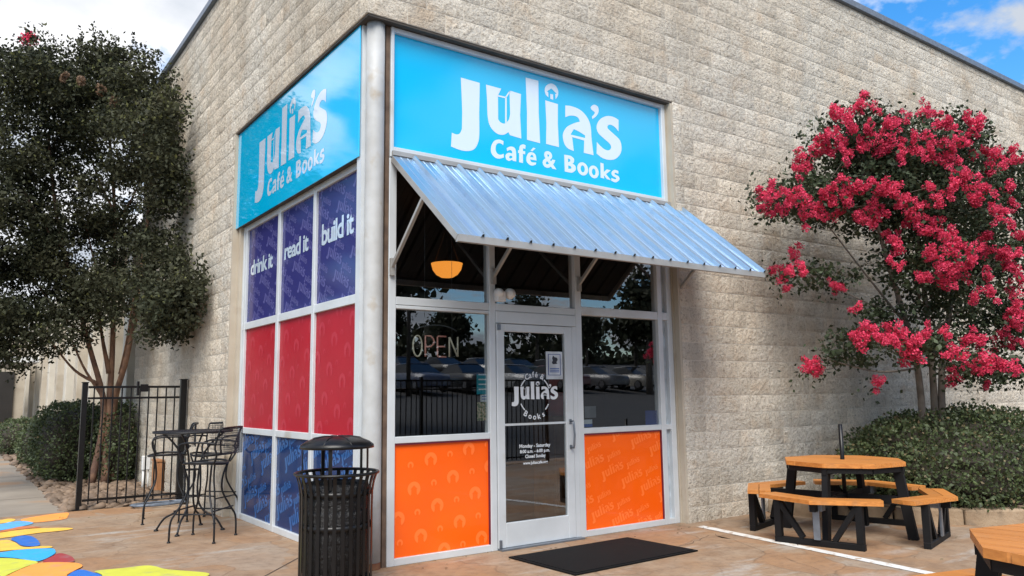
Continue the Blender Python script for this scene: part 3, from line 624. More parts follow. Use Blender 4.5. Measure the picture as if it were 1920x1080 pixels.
for s, (xa, ya), (xb, yb), zc in (('drink it', (471, 500), (512, 490), 2.90), ('read it', (534, 470), (579, 455), 2.93), ('build it', (604, 437), (664, 420), 2.95)):
    q0 = at(xa, ya, 0, XP); q1 = at(xb, yb, 0, XP); g = text2d(s, 1, .025, .88)
    hgt = dict(d=.185, r=.19, b=.215)[s[0]]
    zm = (q0[2]+q1[2])/2
    printL('panel_lettering', fitbox(g, -q0[1], -q1[1], zm-hgt/2, zm+hgt/2), XP-.003, M['lettg'], frL)

# interior room
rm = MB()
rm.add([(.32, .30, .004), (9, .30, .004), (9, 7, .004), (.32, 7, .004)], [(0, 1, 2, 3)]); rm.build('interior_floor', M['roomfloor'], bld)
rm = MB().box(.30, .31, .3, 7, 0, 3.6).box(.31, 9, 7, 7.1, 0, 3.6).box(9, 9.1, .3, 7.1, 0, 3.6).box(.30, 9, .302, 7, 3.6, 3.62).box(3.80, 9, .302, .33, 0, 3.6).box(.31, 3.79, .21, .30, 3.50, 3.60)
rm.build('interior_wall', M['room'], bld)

# ---------------------------------------------------------------- signs
def sign_frame(mb): return mb
sg = thing('shop_sign', 'cyan shop sign with pale lettering above the striped metal awning', 'sign', (2.0, .12, 4.1))
def child(o, p): o.parent = p; o.matrix_parent_inverse = p.matrix_world.inverted(); return o
bpy.context.view_layer.update()
child(MB().box(.309, 3.722, .120, .130, 3.585, 4.657).build('panel', M['cyan']), sg)
f = MB(); fr(f, .276, .3085, 3.49, 4.702, .078, .17); fr(f, 3.7225, 3.781, 3.49, 4.702, .078, .17); fr(f, .309, 3.722, 3.489, 3.5845, .080, .17); fr(f, .309, 3.722, 4.6575, 4.701, .080, .17)
child(f.build('frame', M['alu']), sg)
LC = dict(C=[[(512,662,1),(470,645),(425,660),(398,710),(398,765),(425,805),(465,822),(515,812,1),(513,778,1),(480,786),(450,770),(438,735),(445,695),(465,680),(490,684),(508,698,1)]],
 a=[[(540,725,1),(575,710),(612,722),(627,765),(628,848,1),(598,842,1),(590,832,1),(560,842),(535,825),(530,790),(555,768),(592,775,1),(588,752),(570,742),(545,752,1)],[(592,800,1),(572,795),(563,810),(575,821),(592,813,1)]],
 f=[[(715,700,1),(690,690),(662,705),(655,745,1),(645,745,1),(645,770,1),(655,772,1),(655,855,1),(690,862,1),(690,778,1),(710,782,1),(710,755,1),(690,752,1),(692,730),(712,732,1)]],
 e=[[(815,840,1),(756,829,1),(770,853),(812,858,1),(808,878,1),(765,885),(728,855),(722,812),(740,772),(772,763),(805,785)],[(756,806,1),(788,812,1),(780,791),(767,788)],[(760,748,1),(785,720,1),(807,728,1),(775,756,1)]],
 B=[[(1070,785,1),(1130,797),(1160,825),(1157,858),(1145,868,1),(1172,890),(1175,925),(1145,950),(1110,948,1),(1075,940,1)],[(1105,820,1),(1122,828),(1125,845),(1105,855,1)],[(1107,885,1),(1130,893),(1135,912),(1107,915,1)]],
 k=[[(1403,858,1),(1432,868,1),(1435,945,1),(1462,920,1),(1497,930,1),(1455,965,1),(1500,1020,1),(1462,1010,1),(1436,975,1),(1438,1005,1),(1405,997,1)]],
 s=[[(1568,935,1),(1530,925),(1505,950),(1515,980),(1548,1000),(1540,1012),(1505,1000,1),(1502,1025,1),(1545,1040),(1578,1015),(1570,985),(1535,965),(1540,952),(1568,962,1)]])
def ell(cx_, cy_, rx, ry): return [(cx_+rx*math.cos(t_), cy_+ry*math.sin(t_)+.22*rx*math.cos(t_)) for t_ in np.linspace(0, 2*PI, 25)[:-1]]
LC2 = [[smoothpoly(p) for p in v] for v in LC.values()]+[[ell(1240, 916, 50, 60), ell(1240, 916, 19, 32)], [ell(1342, 944, 46, 58), ell(1342, 944, 17, 31)]]
CB = merge([fill2d([[tuple(np.array(crop2plane(*q))+(LX0, LZ0)) for q in p] for p in ps_]) for ps_ in LC2]+[fitbox(text2d('&', 1, .03), 2.005, 2.185, 3.682, 3.862)])
LR = merge([xf2(LOGO, 1, 0, LX0, LZ0), CB])
child(printR('lettering', LR, .1185, M['lett'], None), sg)
sg2 = thing('shop_sign', 'glossy cyan sign with pale lettering above the purple panels', 'sign', (.04, 2.0, 4.1)); bpy.context.view_layer.update()
child(MB().box(.036, .046, .218, 3.838, 3.485, 4.702, .002).build('panel', M['cyanback']), sg2)
child(MB().box(.0465, .135, .226, 3.820, 3.500, 3.52).box(.0465, .10, .226, 3.82, 4.66, 4.70).build('frame', M['steel_dark']), sg2)
kk = 2.144/2.19
child(printL('lettering', ([(-3.108+(a-LX0)*kk, b-.035) for a, b in LR[0]], LR[1]), .0345, M['lettg'], None), sg2)

# ---------------------------------------------------------------- awning
aw = thing('awning', 'ribbed galvanised metal awning with strut brackets over the entrance', 'awning', (2.1, 0, 3.4)); bpy.context.view_layer.update()
AX0, AX1, ZT, ZB, YT, YB = .285, 3.95, 3.475, 2.585, .07, -1.01
prof = []
nr = 16; pit_ = (AX1-AX0)/nr
for i in range(nr):
    x = AX0+i*pit_
    for u, h in ((.0, 0), (.30, 0), (.315, .004), (.345, .004), (.36, 0), (.60, 0), (.615, .004), (.645, .004), (.66, 0), (.84, 0), (.885, .036), (.95, .036), (1.0, 0)): 
        if prof and abs(x+u*pit_-prof[-1][0]) < 1e-6: continue
        prof.append((x+u*pit_, h))
sd = Vector((0, YB-YT, ZB-ZT)); nrm = Vector((0, -(ZB-ZT)*-1, 0)); nv = Vector((0, sd.z, -sd.y)).normalized(); nv = nv if nv.z > 0 else -nv
vs = []; n = len(prof)
for t in (0.0, 1.015):
    for x, h in prof: p = Vector((x, YT, ZT))+sd*t+nv*(h+.022); vs.append(p)
vs += [p-nv*.003 for p in vs]
fs = [(i, i+1, n+i+1, n+i) for i in range(n-1)]+[(2*n+i+1, 2*n+i, 3*n+i, 3*n+i+1) for i in range(n-1)]+[(n+i, n+i+1, 3*n+i+1, 3*n+i) for i in range(n-1)]
fs += [(0, n, 3*n, 2*n), (n-1, 2*n+n-1, 3*n+n-1, 2*n-1)]
ro = child(MB().add(vs, fs).build('ribbed_panel', M['awn']), aw)
M['under'] = pm('shaded_underside', (.030, .032, .036), .7); ro.data.materials.append(M['under'])  # shade below the awning put into the colour of its galvanised lower faces
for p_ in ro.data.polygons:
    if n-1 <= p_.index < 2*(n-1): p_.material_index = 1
for x in (AX0+.012, AX1-.012): child(MB().beam((x, YT, ZT-.005), (x, YB, ZB-.005), .03, .05, (0, 0, 1)).build('side_rail', M['awnf']), aw)
child(MB().beam((AX0, YB-.008, ZB-.012), (AX1, YB-.008, ZB-.012), .045, .055).build('front_rail', M['awnf']), aw)
child(MB().beam((AX0, YT-.01, ZT+.045), (AX1, YT-.01, ZT+.045), .02, .04).build('flashing', M['awnf']), aw)
for x in (AX0+.012, 1.36, 2.415, 3.85):
    t = .50 if x < 1 else .52
    ym, zm = YT+sd.y*t, ZT+sd.z*t-.03
    child(MB().beam((x, .08, 2.50), (x, ym, zm), .028, .028, (1, 0, 0)).box(x-.02, x+.02, .06, .088, 2.43, 2.58).build('strut', M['awnf']), aw)
f = MB()
for i in range(1, nr):
    for t in (.32, .66, .985):
        p = Vector((AX0+(i-.06)*pit_+.012, YT, ZT))+sd*t+nv*.045; f.box(p.x-.006, p.x+.006, p.y-.006, p.y+.006, p.z-.004, p.z+.006)
child(struct(f.build('screws', M['steel_dark']), 'stuff'), aw)

# ---------------------------------------------------------------- things on and behind the glass
def flat(name, x0, x1, z0, z1, y, mat, label, cat, parts=()):
    o = MB().box(x0, x1, y-.0015, y, z0, z1).build(name, mat); tag(o, label, cat)
    for g, m in parts: MB().add([(a, y-.0025, b) for a, b in g[0]], g[1]).build('print', m, o)
    return o
def rect(x0, x1, z0, z1): return [(x0, z0), (x1, z0), (x1, z1), (x0, z1)], [(0, 1, 2, 3)]
def pxr(xa, ya, xb, yb, y=.1): p = at(xa, ya, 1, y); q = at(xb, yb, 1, y); return p[0], q[0], q[2], p[2]
x0, x1, z0, z1 = pxr(1023, 659, 1055, 711)
w_ = x1-x0; h_ = z1-z0
flat('notice', x0, x1, z0, z1, .099, M['paper'], 'white framed notice with a dark picture taped on the door glass', 'notice',
     [(rect(x0+.12*w_, x1-.12*w_, z0+.14*h_, z1-.09*h_), M['bluecard']), ])
o = MB().add([(a, .0955, b) for a, b in rect(x0+.16*w_, x1-.16*w_, z0+.16*h_, z1-.11*h_)[0]], [(0, 1, 2, 3)]).build('print', M['paper'], bpy.data.objects['notice'])
bl_ = [(.42,.86),(.52,.80),(.66,.78),(.7,.7),(.62,.62),(.68,.56),(.4,.54),(.34,.6),(.4,.68),(.36,.76)]
printR('print', fill2d([[(x0+a*w_, z0+b*h_) for a, b in bl_]]), .0945, M['ink'], bpy.data.objects['notice'])
printR('print', merge([rect(x0+.22*w_, x1-.22*w_, z0+(.25+.06*k)*h_, z0+(.28+.06*k)*h_) for k in range(3)]), .0945, M['inkblue'], bpy.data.objects['notice'])
x0, x1, z0, z1 = pxr(893, 702, 916, 739, .16)
flat('notice', x0, x1, z0, z1, .155, M['teal'], 'teal paper notice inside the window left of the door', 'notice', [(merge([rect(x0+.02, x1-.02, z0+.04+.045*k, z0+.052+.045*k) for k in range(4)]), M['wtext'])])
x0, x1, z0, z1 = pxr(900, 740, 916, 753, .16)
flat('notice', x0, x1, z0, z1, .155, M['paper'], 'small pale paper slip just below the teal notice', 'notice', [(merge([rect(x0+.015, x1-.015, z0+.02+.025*k, z0+.028+.025*k) for k in range(2)]), M['inkblue'])])
x0, x1, z0, z1 = pxr(894, 754, 915, 788, .16)
flat('flyer', x0, x1, z0, z1, .155, M['tan'], 'small food photo flyer below the pale slip in the window', 'flyer')
x0, x1, z0, z1 = pxr(1095, 762, 1117, 783, .16)
flat('card', x0, x1, z0, z1, .155, M['greycard'], 'grey square card low in the window right of the door', 'card')
x0, x1, z0, z1 = pxr(1094, 787, 1110, 800, .16)
flat('sticker', x0, x1, z0, z1, .155, M['paper'], 'small blue and white sticker in the window corner beside the door', 'sticker', [(rect(x0, x1, z0, z0+.4*(z1-z0)), M['inkblue'])])
x0, x1, z0, z1 = pxr(1209, 770, 1237, 797, .16)
flat('card', x0, x1, z0, z1, .155, M['bluecard'], 'dark blue card in the lower right corner of the right window', 'card')

# neon OPEN sign
nz_ = thing('neon_sign', 'unlit tube lettering reading OPEN behind the left window', 'sign', (.85, .2, 1.85)); bpy.context.view_layer.update()
M['neonw'] = pm('neon_tube_pale', (.75, .72, .62), .25, emit=(1, .85, .6), es=.03); M['neonp'] = pm('neon_tube_pink', (.66, .40, .34), .25, emit=(1, .3, .25), es=.05)
q0 = at(772, 668, 1, .2); q1 = at(862, 632, 1, .2); X0, X1, Z0, Z1 = q0[0], q1[0], q0[2], q1[2]
lw = (X1-X0)/4; H = Z1-Z0
def lp(i, pts): return [(X0+(i+.1+.72*u)*lw, .20, Z0+v*H) for u, v in pts]
child(MB().tube(lp(0, [(.5+.5*math.cos(t), .5+.5*math.sin(t)) for t in np.linspace(0, 2*PI, 20)[:-1]]), .008, 6, True).build('letter_tube', M['neonw'], None, True), nz_)
child(MB().tube(lp(1, [(0, 0), (0, .5), (0, 1), (.6, 1), (.9, .88), (1, .74), (.9, .6), (.6, .48), (.08, .48)]), .008, 6).build('letter_tube', M['neonp'], None, True), nz_)
child(MB().tube(lp(2, [(1, 1), (.1, 1), (0, .95), (0, .5), (0, .05), (.1, 0), (1, 0)]), .008, 6).tube(lp(2, [(.02, .5), (.85, .5)]), .008, 6).build('letter_tube', M['neonp'], None, True), nz_)
child(MB().tube(lp(3, [(0, 0), (0, .97), (.05, .97), (.95, .03), (1, .03), (1, 1)]), .008, 6).build('letter_tube', M['neonw'], None, True), nz_)
child(MB().tube([(X0+.06*lw+2*lw*(1+math.cos(t)), .205, Z0+H*1.0+H*.55*math.sin(t)) for t in np.linspace(PI*.82, PI*.18, 10)], .006, 6).tube([(X0+1.1*lw, .215, Z0+H*.5), (X0+1.1*lw, .215, 3.4)], .002, 4).tube([(X1-.6*lw, .215, Z0+H*.5), (X1-.6*lw, .215, 3.4)], .002, 4).build('frame', M['galv'], None, True), nz_)
# bowl lamp
lx, ly, lz = 1.70, 1.5, 2.86
la = thing('hanging_lamp', 'amber glass bowl lamp glowing behind the upper left window', 'lamp', (lx, ly, lz)); 
MB().lathe([(.0, -.165), (.07, -.155), (.12, -.125), (.16, -.07), (.178, 0), (.168, 0), (.15, -.06), (.11, -.11), (.0, -.145)], n=28).build('bowl', M['lamp'], la, True)
f = MB()
for k in range(3): a = 2*PI*k/3; f.tube([(.165*math.cos(a), .165*math.sin(a), 0), (0, 0, .42)], .003, 5)
f.tube([(0, 0, .42), (0, 0, .74)], .006, 6).build('chain', M['steel_dark'], la)
# twin head emergency light
ex = thing('emergency_light', 'white twin-head emergency light on the mullion above the door', 'light', (1.43, .045, 2.315))
MB().box(-.06, .04, -.02, .044, -.05, .05, .008).build('housing', M['white'], ex)
for dx, r in ((-.03, .048), (.10, .055)):
    MB().lathe([(0, 0), (r*.9, .0), (r, .012), (r*.85, .05), (r*.4, .075), (0, .08)], n=18).xf(Matrix.Translation((dx, -.03, .03)) @ Matrix.Rotation(R(90), 4, 'X') @ Matrix.Translation((0, 0, -.06))).build('lamp_head', M['white'], ex, True)
# interior furniture
o = tag(MB().box(2.75, 3.15, .95, 1.35, .004, 1.15, .01).build('cabinet', M['cabinet']), 'brown wooden cabinet standing inside behind the door glass', 'cabinet')
MB().box(2.77, 3.13, .94, .949, .10, .55).box(2.77, 3.13, .94, .949, .60, 1.10).build('door_panel', M['cabinet'], o)
o = tag(MB().lathe([(.0, 0), (.13, 0), (.15, .08), (.14, .2), (.09, .26), (0, .27)], (2.95, 1.12, 1.151), 16).build('red_pot', M['redcloth'], None, True), 'red rounded pot on the cabinet inside', 'pot')

# ---------------------------------------------------------------- trash can
tcx, tcy = -.34, -.30
tr = thing('trash_can', 'black slatted steel trash can with domed lid by the corner column', 'trash can', (tcx, tcy, 0))
def slat(a, w=.030, th=.006):
    prof = [(.292, .06), (.292, .30), (.292, .62), (.295, .76), (.308, .84), (.330, .905)]
    vs = []
    for r, z in prof:
        for dr in (0, -th):
            for s in (-1, 1): vs.append((r+dr, s*w/2, z))
    fs = []
    for i in range(len(prof)-1):
        b = 4*i; fs += [(b, b+1, b+5, b+4), (b+3, b+2, b+6, b+7), (b+1, b+3, b+7, b+5), (b+2, b, b+4, b+6)]
    return MB().add(vs, fs)
sm = slat(0).mesh('slat', M['black'])
for k in range(28):
    o = link('slat', sm, tr); o.rotation_euler = (0, 0, 2*PI*k/28)
def ring(r, z, t, n=40): return [(r*math.cos(2*PI*k/n), r*math.sin(2*PI*k/n), z) for k in range(n)]
MB().tube(ring(.333, .912, 0), .013, 8, True).build('rim', M['black'], tr, True)
for z in (.07, .50, .76): MB().lathe([(.283, z-.02), (.286, z-.02), (.286, z+.02), (.283, z+.02), (.283, z-.02)], n=40).build('band', M['black'], tr, True)
f = MB().lathe([(0, .10), (.24, .10), (.262, .14), (.268, .60), (.262, .80), (.255, .835), (.25, .80), (.245, .3)], n=36); f.build('liner', M['bag'], tr, True)
MB().lathe([(.20, .10), (.245, .13), (.252, .58), (.262, .62), (.27, .63), (.272, .60), (.274, .50), (.272, .47)], n=36).build('bag_fold', M['bag'], tr, True)
for k in range(5):
    a = R(20)+2*PI*k/5; c, s = math.cos(a), math.sin(a)
    MB().beam((.275*c, .275*s, .80), (.275*c, .275*s, 1.135), .03 if k % 2 else .022, .008, (c, s, 0)).build('lid_post', M['black'], tr)
MB().lathe([(0, 1.208), (.12, 1.204), (.20, 1.190), (.26, 1.165), (.296, 1.138), (.300, 1.112), (.292, 1.110), (.25, 1.135), (.12, 1.18), (0, 1.19)], n=40).build('lid', M['black'], tr, True)
f = MB()
for k in range(8):
    a = 2*PI*k/8; f.tube([(.02*math.cos(a), .02*math.sin(a), 1.208), (.12*math.cos(a), .12*math.sin(a), 1.205), (.20*math.cos(a), .20*math.sin(a), 1.191), (.29*math.cos(a), .29*math.sin(a), 1.143)], .006, 6)
f.build('lid_rib', M['black'], tr, True)
f = MB()
for k in range(4): a = R(45)+k*PI/2; f.tube([(.2*math.cos(a), .2*math.sin(a), .0), (.2*math.cos(a), .2*math.sin(a), .05)], .02, 8)
f.lathe([(0, .05), (.285, .05), (.285, .065), (0, .065)], n=32).build('base', M['black'], tr)

tr.scale = (.915, .915, .915)
# ---------------------------------------------------------------- bistro set
def meshdisc(mb, r, z, step, wdt, hole=0):
    k = int(r/step)
    for i in range(-k, k+1):
        c = i*step; h = math.sqrt(max(r*r-c*c, 0)) 
        mb.box(c-wdt/2, c+wdt/2, -h, h, z-.002, z+.002); mb.box(-h, h, c-wdt/2, c+wdt/2, z-.0015, z+.0025)
    return mb
def catm(pts, sub=4):
    P = [Vector(p) for p in pts]; o = []
    for i in range(len(P)-1):
        a, b, c, d = P[max(i-1, 0)], P[i], P[i+1], P[min(i+2, len(P)-1)]
        for k in range(sub):
            t = k/sub; o.append(.5*((2*b)+(c-a)*t+(2*a-5*b+4*c-d)*t*t+(3*b-a-3*c+d)*t**3))
    return o+[P[-1]]
tb = thing('bistro_table', 'tall round dark iron mesh table beside the tall iron chairs', 'table', (-.55, 3.10, 0), R(12))
MB().lathe([(.40, 1.045), (.408, 1.055), (.408, 1.035), (.398, 1.032), (.40, 1.045)], n=40).build('rim', M['iron'], tb, True)
meshdisc(MB(), .40, 1.048, .02, .008).build('mesh_top', M['ironmesh'], tb)
for k in range(4):
    a = R(45)+k*PI/2; c, s = math.cos(a), math.sin(a)
    pr_ = [(.33, 1.03), (.22, .94), (.11, .78), (.07, .55), (.08, .32), (.15, .20), (.27, .13), (.345, .02)]
    MB().tube(catm([(r*c, r*s, z) for r, z in pr_]), .011, 7).lathe([(0, 0), (.024, 0), (.024, .012), (.012, .022), (0, .022)], (.35*c, .35*s, 0), 10).build('leg', M['iron'], tb, True)
MB().tube(ring(.078, .36, 0, 16), .007, 6, True).tube(ring(.075, .64, 0, 16), .007, 6, True).build('brace_ring', M['iron'], tb, True)
def chair(label, loc, rz):
    t = thing('bistro_chair', label, 'chair', loc, rz, 'tall iron chairs at the round table')
    # faces +x; back at -x
    MB().tube([(.21*math.cos(q)*(1.0 if math.cos(q) > 0 else .98), .235*math.sin(q), .755-.012*math.cos(2*q)) for q in np.linspace(0, 2*PI, 25)[:-1]], .012, 7, True).build('seat_rim', M['iron'], t, True)
    meshdisc(MB(), .205, .748, .017, .0075).build('mesh_seat', M['ironmesh'], t)
    for sx, sy in ((1, 1), (1, -1), (-1, 1), (-1, -1)):
        MB().tube(catm([(.15*sx, .17*sy, .745), (.12*sx, .13*sy, .60), (.12*sx, .13*sy, .46), (.18*sx, .19*sy, .30), (.225*sx, .225*sy, .20), (.232*sx, .232*sy, .02)]), .010, 7).lathe([(0, 0), (.018, 0), (.018, .01), (.01, .018), (0, .018)], (.232*sx, .232*sy, 0), 8).build('leg', M['iron'], t, True)
    fr_ = MB()
    for s in (-1, 1): fr_.tube([(.205, s*.205, .27), (-.205, s*.205, .27)], .008, 6).tube([(s*.205, -.205, .30), (s*.205, .205, .30)], .008, 6)
    fr_.build('foot_rail', M['iron'], t, True)
    bk = MB()
    for s in (-1, 1): bk.tube(catm([(-.17, s*.17, .75), (-.215, s*.205, .84), (-.20, s*.215, .92), (-.25, s*.225, 1.07), (-.27, s*.22, 1.10)]), .010, 7)
    bk.tube(catm([(-.27, -.22, 1.10), (-.305, -.11, 1.105), (-.315, 0, 1.107), (-.305, .11, 1.105), (-.27, .22, 1.10)]), .011, 7)
    bk.tube(catm([(-.215, -.205, .84), (-.245, 0, .842), (-.215, .205, .84)]), .008, 6)
    bk.build('back_frame', M['iron'], t, True)
    bm_ = MB()
    for i in range(-10, 11):
        y = i*.02; bm_.box(-.30+.3*y*y, -.297+.3*y*y, y-.0025, y+.0025, .84, 1.10)
    for j in range(13): z = .85+j*.02; bm_.tube([(-.25, -.21, z), (-.297, -.1, z), (-.302, 0, z), (-.297, .1, z), (-.25, .21, z)], .0025, 4, caps=False)
    bm_.build('mesh_back', M['ironmesh'], t)
    for s in (-1, 1): MB().tube(catm([(-.215, s*.215, .95), (-.05, s*.255, .965), (.12, s*.25, .955), (.17, s*.235, .90), (.13, s*.22, .76)]), .010, 7).build('arm', M['iron'], t, True)
    return t
c1 = chair('tall iron chair nearest the navy window panels in front of the table', (-.57, 2.47, 0), R(138))
c2 = dup(c1, None, 'tall iron chair behind the table against the block wall', (-.19, 3.70, 0), R(-140))
c3 = dup(c1, None, 'tall iron chair on the gate side of the table, mostly hidden', (-.60, 4.02, 0), R(168))

# ---------------------------------------------------------------- gate
gt = thing('metal_gate', 'black metal picket gate between two posts beside the block wall', 'gate', (-1.29, 5.70, 0)); GW = 1.22
for x, ww, h in ((0, .065, 1.62), (GW, .08, 1.66)):
    MB().box(x-ww/2, x+ww/2, -ww/2, ww/2, 0, h, .003).box(x-ww/2-.008, x+ww/2+.008, -ww/2-.008, ww/2+.008, h, h+.012).box(x-.075, x+.075, -.065, .065, 0, .012).build('post', M['black'], gt)
for z, h in ((1.565, .03), (1.42, .028), (.115, .03)): MB().box(.04, GW-.05, -.014, .014, z-h/2, z+h/2).build('rail', M['black'], gt)
pk = MB().box(-.008, .008, -.008, .008, .06, 1.56).mesh('picket', M['black'])
for k in range(10): link('picket', pk, gt, ((k+1)*GW/11, .002, 0))
MB().box(.66, .76, -.04, -.015, 1.50, 1.60, .004).box(.62, .65, -.03, .03, 1.45, 1.64, .003).build('latch', M['black'], gt)

# ---------------------------------------------------------------- doormat
q = [(1.27, -.24), (2.70, -.215), (2.735, -1.07), (1.285, -1.11)]
dm = tag(MB().prism(q, .003, .013).build('doormat', M['mat']), 'black rubber doormat lying in front of the entrance door', 'doormat')
cxm, cym = np.mean(q, 0)
qi = [(cxm+(x-cxm)*.955, cym+(y-cym)*.93) for x, y in q]
MB().prism(qi, .0135, .018).build('raised_pad', M['mat'], dm)

# ---------------------------------------------------------------- picnic tables
def picnic(label, loc, rz, pole=True):
    t = thing('picnic_table', label, 'picnic table', loc, rz, 'octagonal picnic tables on the patio')
    RT = .58; zt = .715
    oc = [(RT*math.cos(PI/4*k), RT*math.sin(PI/4*k)) for k in range(8)]
    # tabletop boards along local y, cut by the octagon
    edges = np.linspace(-RT, RT, 10)
    def ylim(x):
        ys = []
        for k in range(8):
            a, b = oc[k], oc[(k+1) % 8]
            if min(a[0], b[0])-1e-9 <= x <= max(a[0], b[0])+1e-9 and abs(a[0]-b[0]) > 1e-6:
                ys.append(a[1]+(b[1]-a[1])*(x-a[0])/(b[0]-a[0]))
        return max(ys) if ys else 0
    for i in range(9):
        x0, x1 = edges[i]+.0035, edges[i+1]-.0035; xs = sorted({x0, x1}|{o[0] for o in oc if x0 < o[0] < x1})
        top = [(x, ylim(min(max(x, -RT), RT))) for x in xs]; poly = top+[(x, -y) for x, y in top[::-1]]
        poly = [p for j, p in enumerate(poly) if math.dist(p, poly[j-1]) > 1e-4]
        MB().prism(poly, zt-.040, zt).build('top_board', M['woodtop'], t)
    # under-frame
    for a in (0, PI/2):
        c, s = math.cos(a), math.sin(a)
        MB().beam((-.56*c, -.56*s, zt-.075), (.56*c, .56*s, zt-.075), .045, .065).build('top_beam', M['blackpl'], t)
        MB().beam((-.93*c, -.93*s, .352+.002*a), (.93*c, .93*s, .352+.002*a), .05, .075).build('bench_beam', M['blackpl'], t)
    f = MB()
    for k in range(8): a, b = oc[k], oc[(k+1) % 8]; f.beam((a[0]*.93, a[1]*.93, zt-.066), (b[0]*.93, b[1]*.93, zt-.066), .03, .05)
    f.build('top_apron', M['blackpl'], t)
    for k in range(4):
        a = k*PI/2; c, s = math.cos(a), math.sin(a); T = Matrix.Rotation(a, 4, 'Z')
        # table leg, leaning
        MB().beam((.50, 0, zt-.045), (.60, 0, .0), .085, .055, (0, 1, 0)).xf(T).build('leg', M['blackpl'], t)
        # bench support frame
        f = MB().box(.77, .83, -.40, .40, 0, .055, .004)
        f.build('foot_rail', M['blackpl'], t).rotation_euler = (0, 0, a)
        for sy in (-1, 1):
            MB().beam((.80, sy*.365, .056), (.80, sy*.365, .386), .06, .06).xf(T).build('bench_leg', M['blackpl'], t)
            MB().beam((.802, sy*.34, .36), (.802, sy*.14, .06), .05, .045).xf(T).build('brace', M['blackpl'], t)
            # galvanised bracket
        MB().box(.832, .852, -.03, .03, .06, .384, .003).box(.76, .85, -.06, .06, .316, .383).xf(T).build('bracket', M['galv'], t)
        # bent bench: two planks wide, two segments
        for j, (r0, r1) in enumerate(((.755, .872), (.879, .995))):
            e0, e1 = (.90, .86) if j == 0 else (.86, .80)
            def pt(r, q): return (r*(1-q*.2929), r*q*.7071)
            inn = [(pt(r0, e0)[0], -pt(r0, e0)[1]), (r0, 0), pt(r0, e0)]; outr = [(pt(r1, e1)[0], -pt(r1, e1)[1]), (r1, 0), pt(r1, e1)]
            MB().prism(inn+outr[::-1], .388, .424).xf(T).build('bench_board', M['wood'], t)
    if pole: MB().tube([(0, 0, .34), (0, 0, 1.06)], .021, 10).build('umbrella_pole', M['black'], t, True)
    return t
p1 = picnic('octagonal orange picnic table with a bare black umbrella pole near the hedge', (4.53, -1.40, 0), R(194.5))
p2 = picnic('octagonal orange picnic table cut off at the lower right of the photo', (1.28, -4.74, 0), .1309, False); p2.scale = (1.09, 1.09, 1.04)

# ---------------------------------------------------------------- leaves, branches
def leafmesh(name, c, L_, mat, parent, upb=.3, wd=.28, out=None):
    n = len(c); a = rng.normal(size=(n, 3)); a[:, 2] += upb*0
    if out is not None: a += out*.8
    a /= np.linalg.norm(a, axis=1)[:, None]
    b = rng.normal(size=(n, 3)); b -= a*(a*b).sum(1)[:, None]; b /= np.linalg.norm(b, axis=1)[:, None]
    nn = np.cross(a, b); l = L_*rng.uniform(.65, 1.25, n)[:, None]
    v = np.stack([c, c+a*l*.45+b*l*wd+nn*l*.07, c+a*l, c+a*l*.45-b*l*wd+nn*l*.07], 1).reshape(-1, 3)
    me = bpy.data.meshes.new(name); me.vertices.add(4*n); me.vertices.foreach_set('co', v.astype(np.float32).ravel())
    me.loops.add(4*n); me.loops.foreach_set('vertex_index', np.arange(4*n, dtype=np.int32)); me.polygons.add(n)
    me.polygons.foreach_set('loop_start', np.arange(0, 4*n, 4, dtype=np.int32)); me.polygons.foreach_set('loop_total', np.full(n, 4, np.int32))
    me.materials.append(mat); me.update(calc_edges=True); return link(name, me, parent)
def lobes_pts(lobes, per, twig, spread, keep=None, fill=2.0):
    out_ = []
    vol = sum(l[3]*l[4]*l[5] for l in lobes)
    for x, y, z, a, b, c in lobes:
        k = int(per*a*b*c/vol)
        d = rng.normal(size=(k, 3)); d /= np.linalg.norm(d, axis=1)[:, None]; r = rng.random(k)**(1/fill)
        # bumpy outline
        bump = .96+.14*np.sin(d[:, 0]*7+x)*np.cos(d[:, 2]*6+z)+.10*np.sin(d[:, 1]*11+d[:, 2]*9)
        p = np.array([x, y, z])+d*r[:, None]*bump[:, None]*np.array([a, b, c])
        out_.append(p)
    p = np.concatenate(out_)
    q = np.repeat(p, twig, 0)+rng.normal(size=(len(p)*twig, 3))*spread*np.array([1, 1, .7])
    if keep is not None: q = q[keep(q)]
    return p, q
def branchset(stems, mat, parent, name='trunk'):
    for pts, r0, r1 in stems:
        P = catm(pts, 5); rr_ = [r0+(r1-r0)*(i/(len(P)-1))**.8 for i in range(len(P))]
        MB().tube(P, rr_, 8).build(name, mat, parent, True)

# ---- pink crape myrtle by the right wall
BX, BY = 6.80, -1.15
ct = thing('crape_myrtle', 'crape myrtle tree covered in pink blossom against the block wall', 'tree', (BX, BY, .1)); bpy.context.view_layer.update()
def P3(px, py, y): q = at(px, py, 1, y); return (q[0], q[1], q[2])
lob = []
for px, py, y, a, b, c in ((1680, 300, -1.1, 1.0, .72, .52), (1605, 262, -.95, .72, .62, .40), (1765, 272, -1.2, .78, .7, .42), (1510, 375, -.72, .75, .5, .30), (1610, 365, -.95, .9, .7, .5), (1740, 390, -1.3, .95, .85, .6), (1860, 360, -1.45, .8, .8, .6), (1840, 480, -1.4, .8, .8, .5), (1720, 490, -1.35, .6, .6, .4), (1545, 515, -.75, .62, .35, .15), (1780, 560, -1.4, .65, .6, .35), (1880, 600, -1.5, .7, .7, .4), (1620, 640, -1.1, .55, .45, .18), (1590, 670, -.95, .55, .35, .13), (1730, 650, -1.4, .55, .5, .25), (1830, 690, -1.5, .6, .55, .22), (1680, 590, -1.2, .4, .4, .25), (1900, 700, -1.5, .5, .5, .2)):
    lob.append((*P3(px, py, y), a, b, c))
tw, lp_ = lobes_pts(lob, 3300, 13, .060, lambda q: q[:, 1] < -.06)
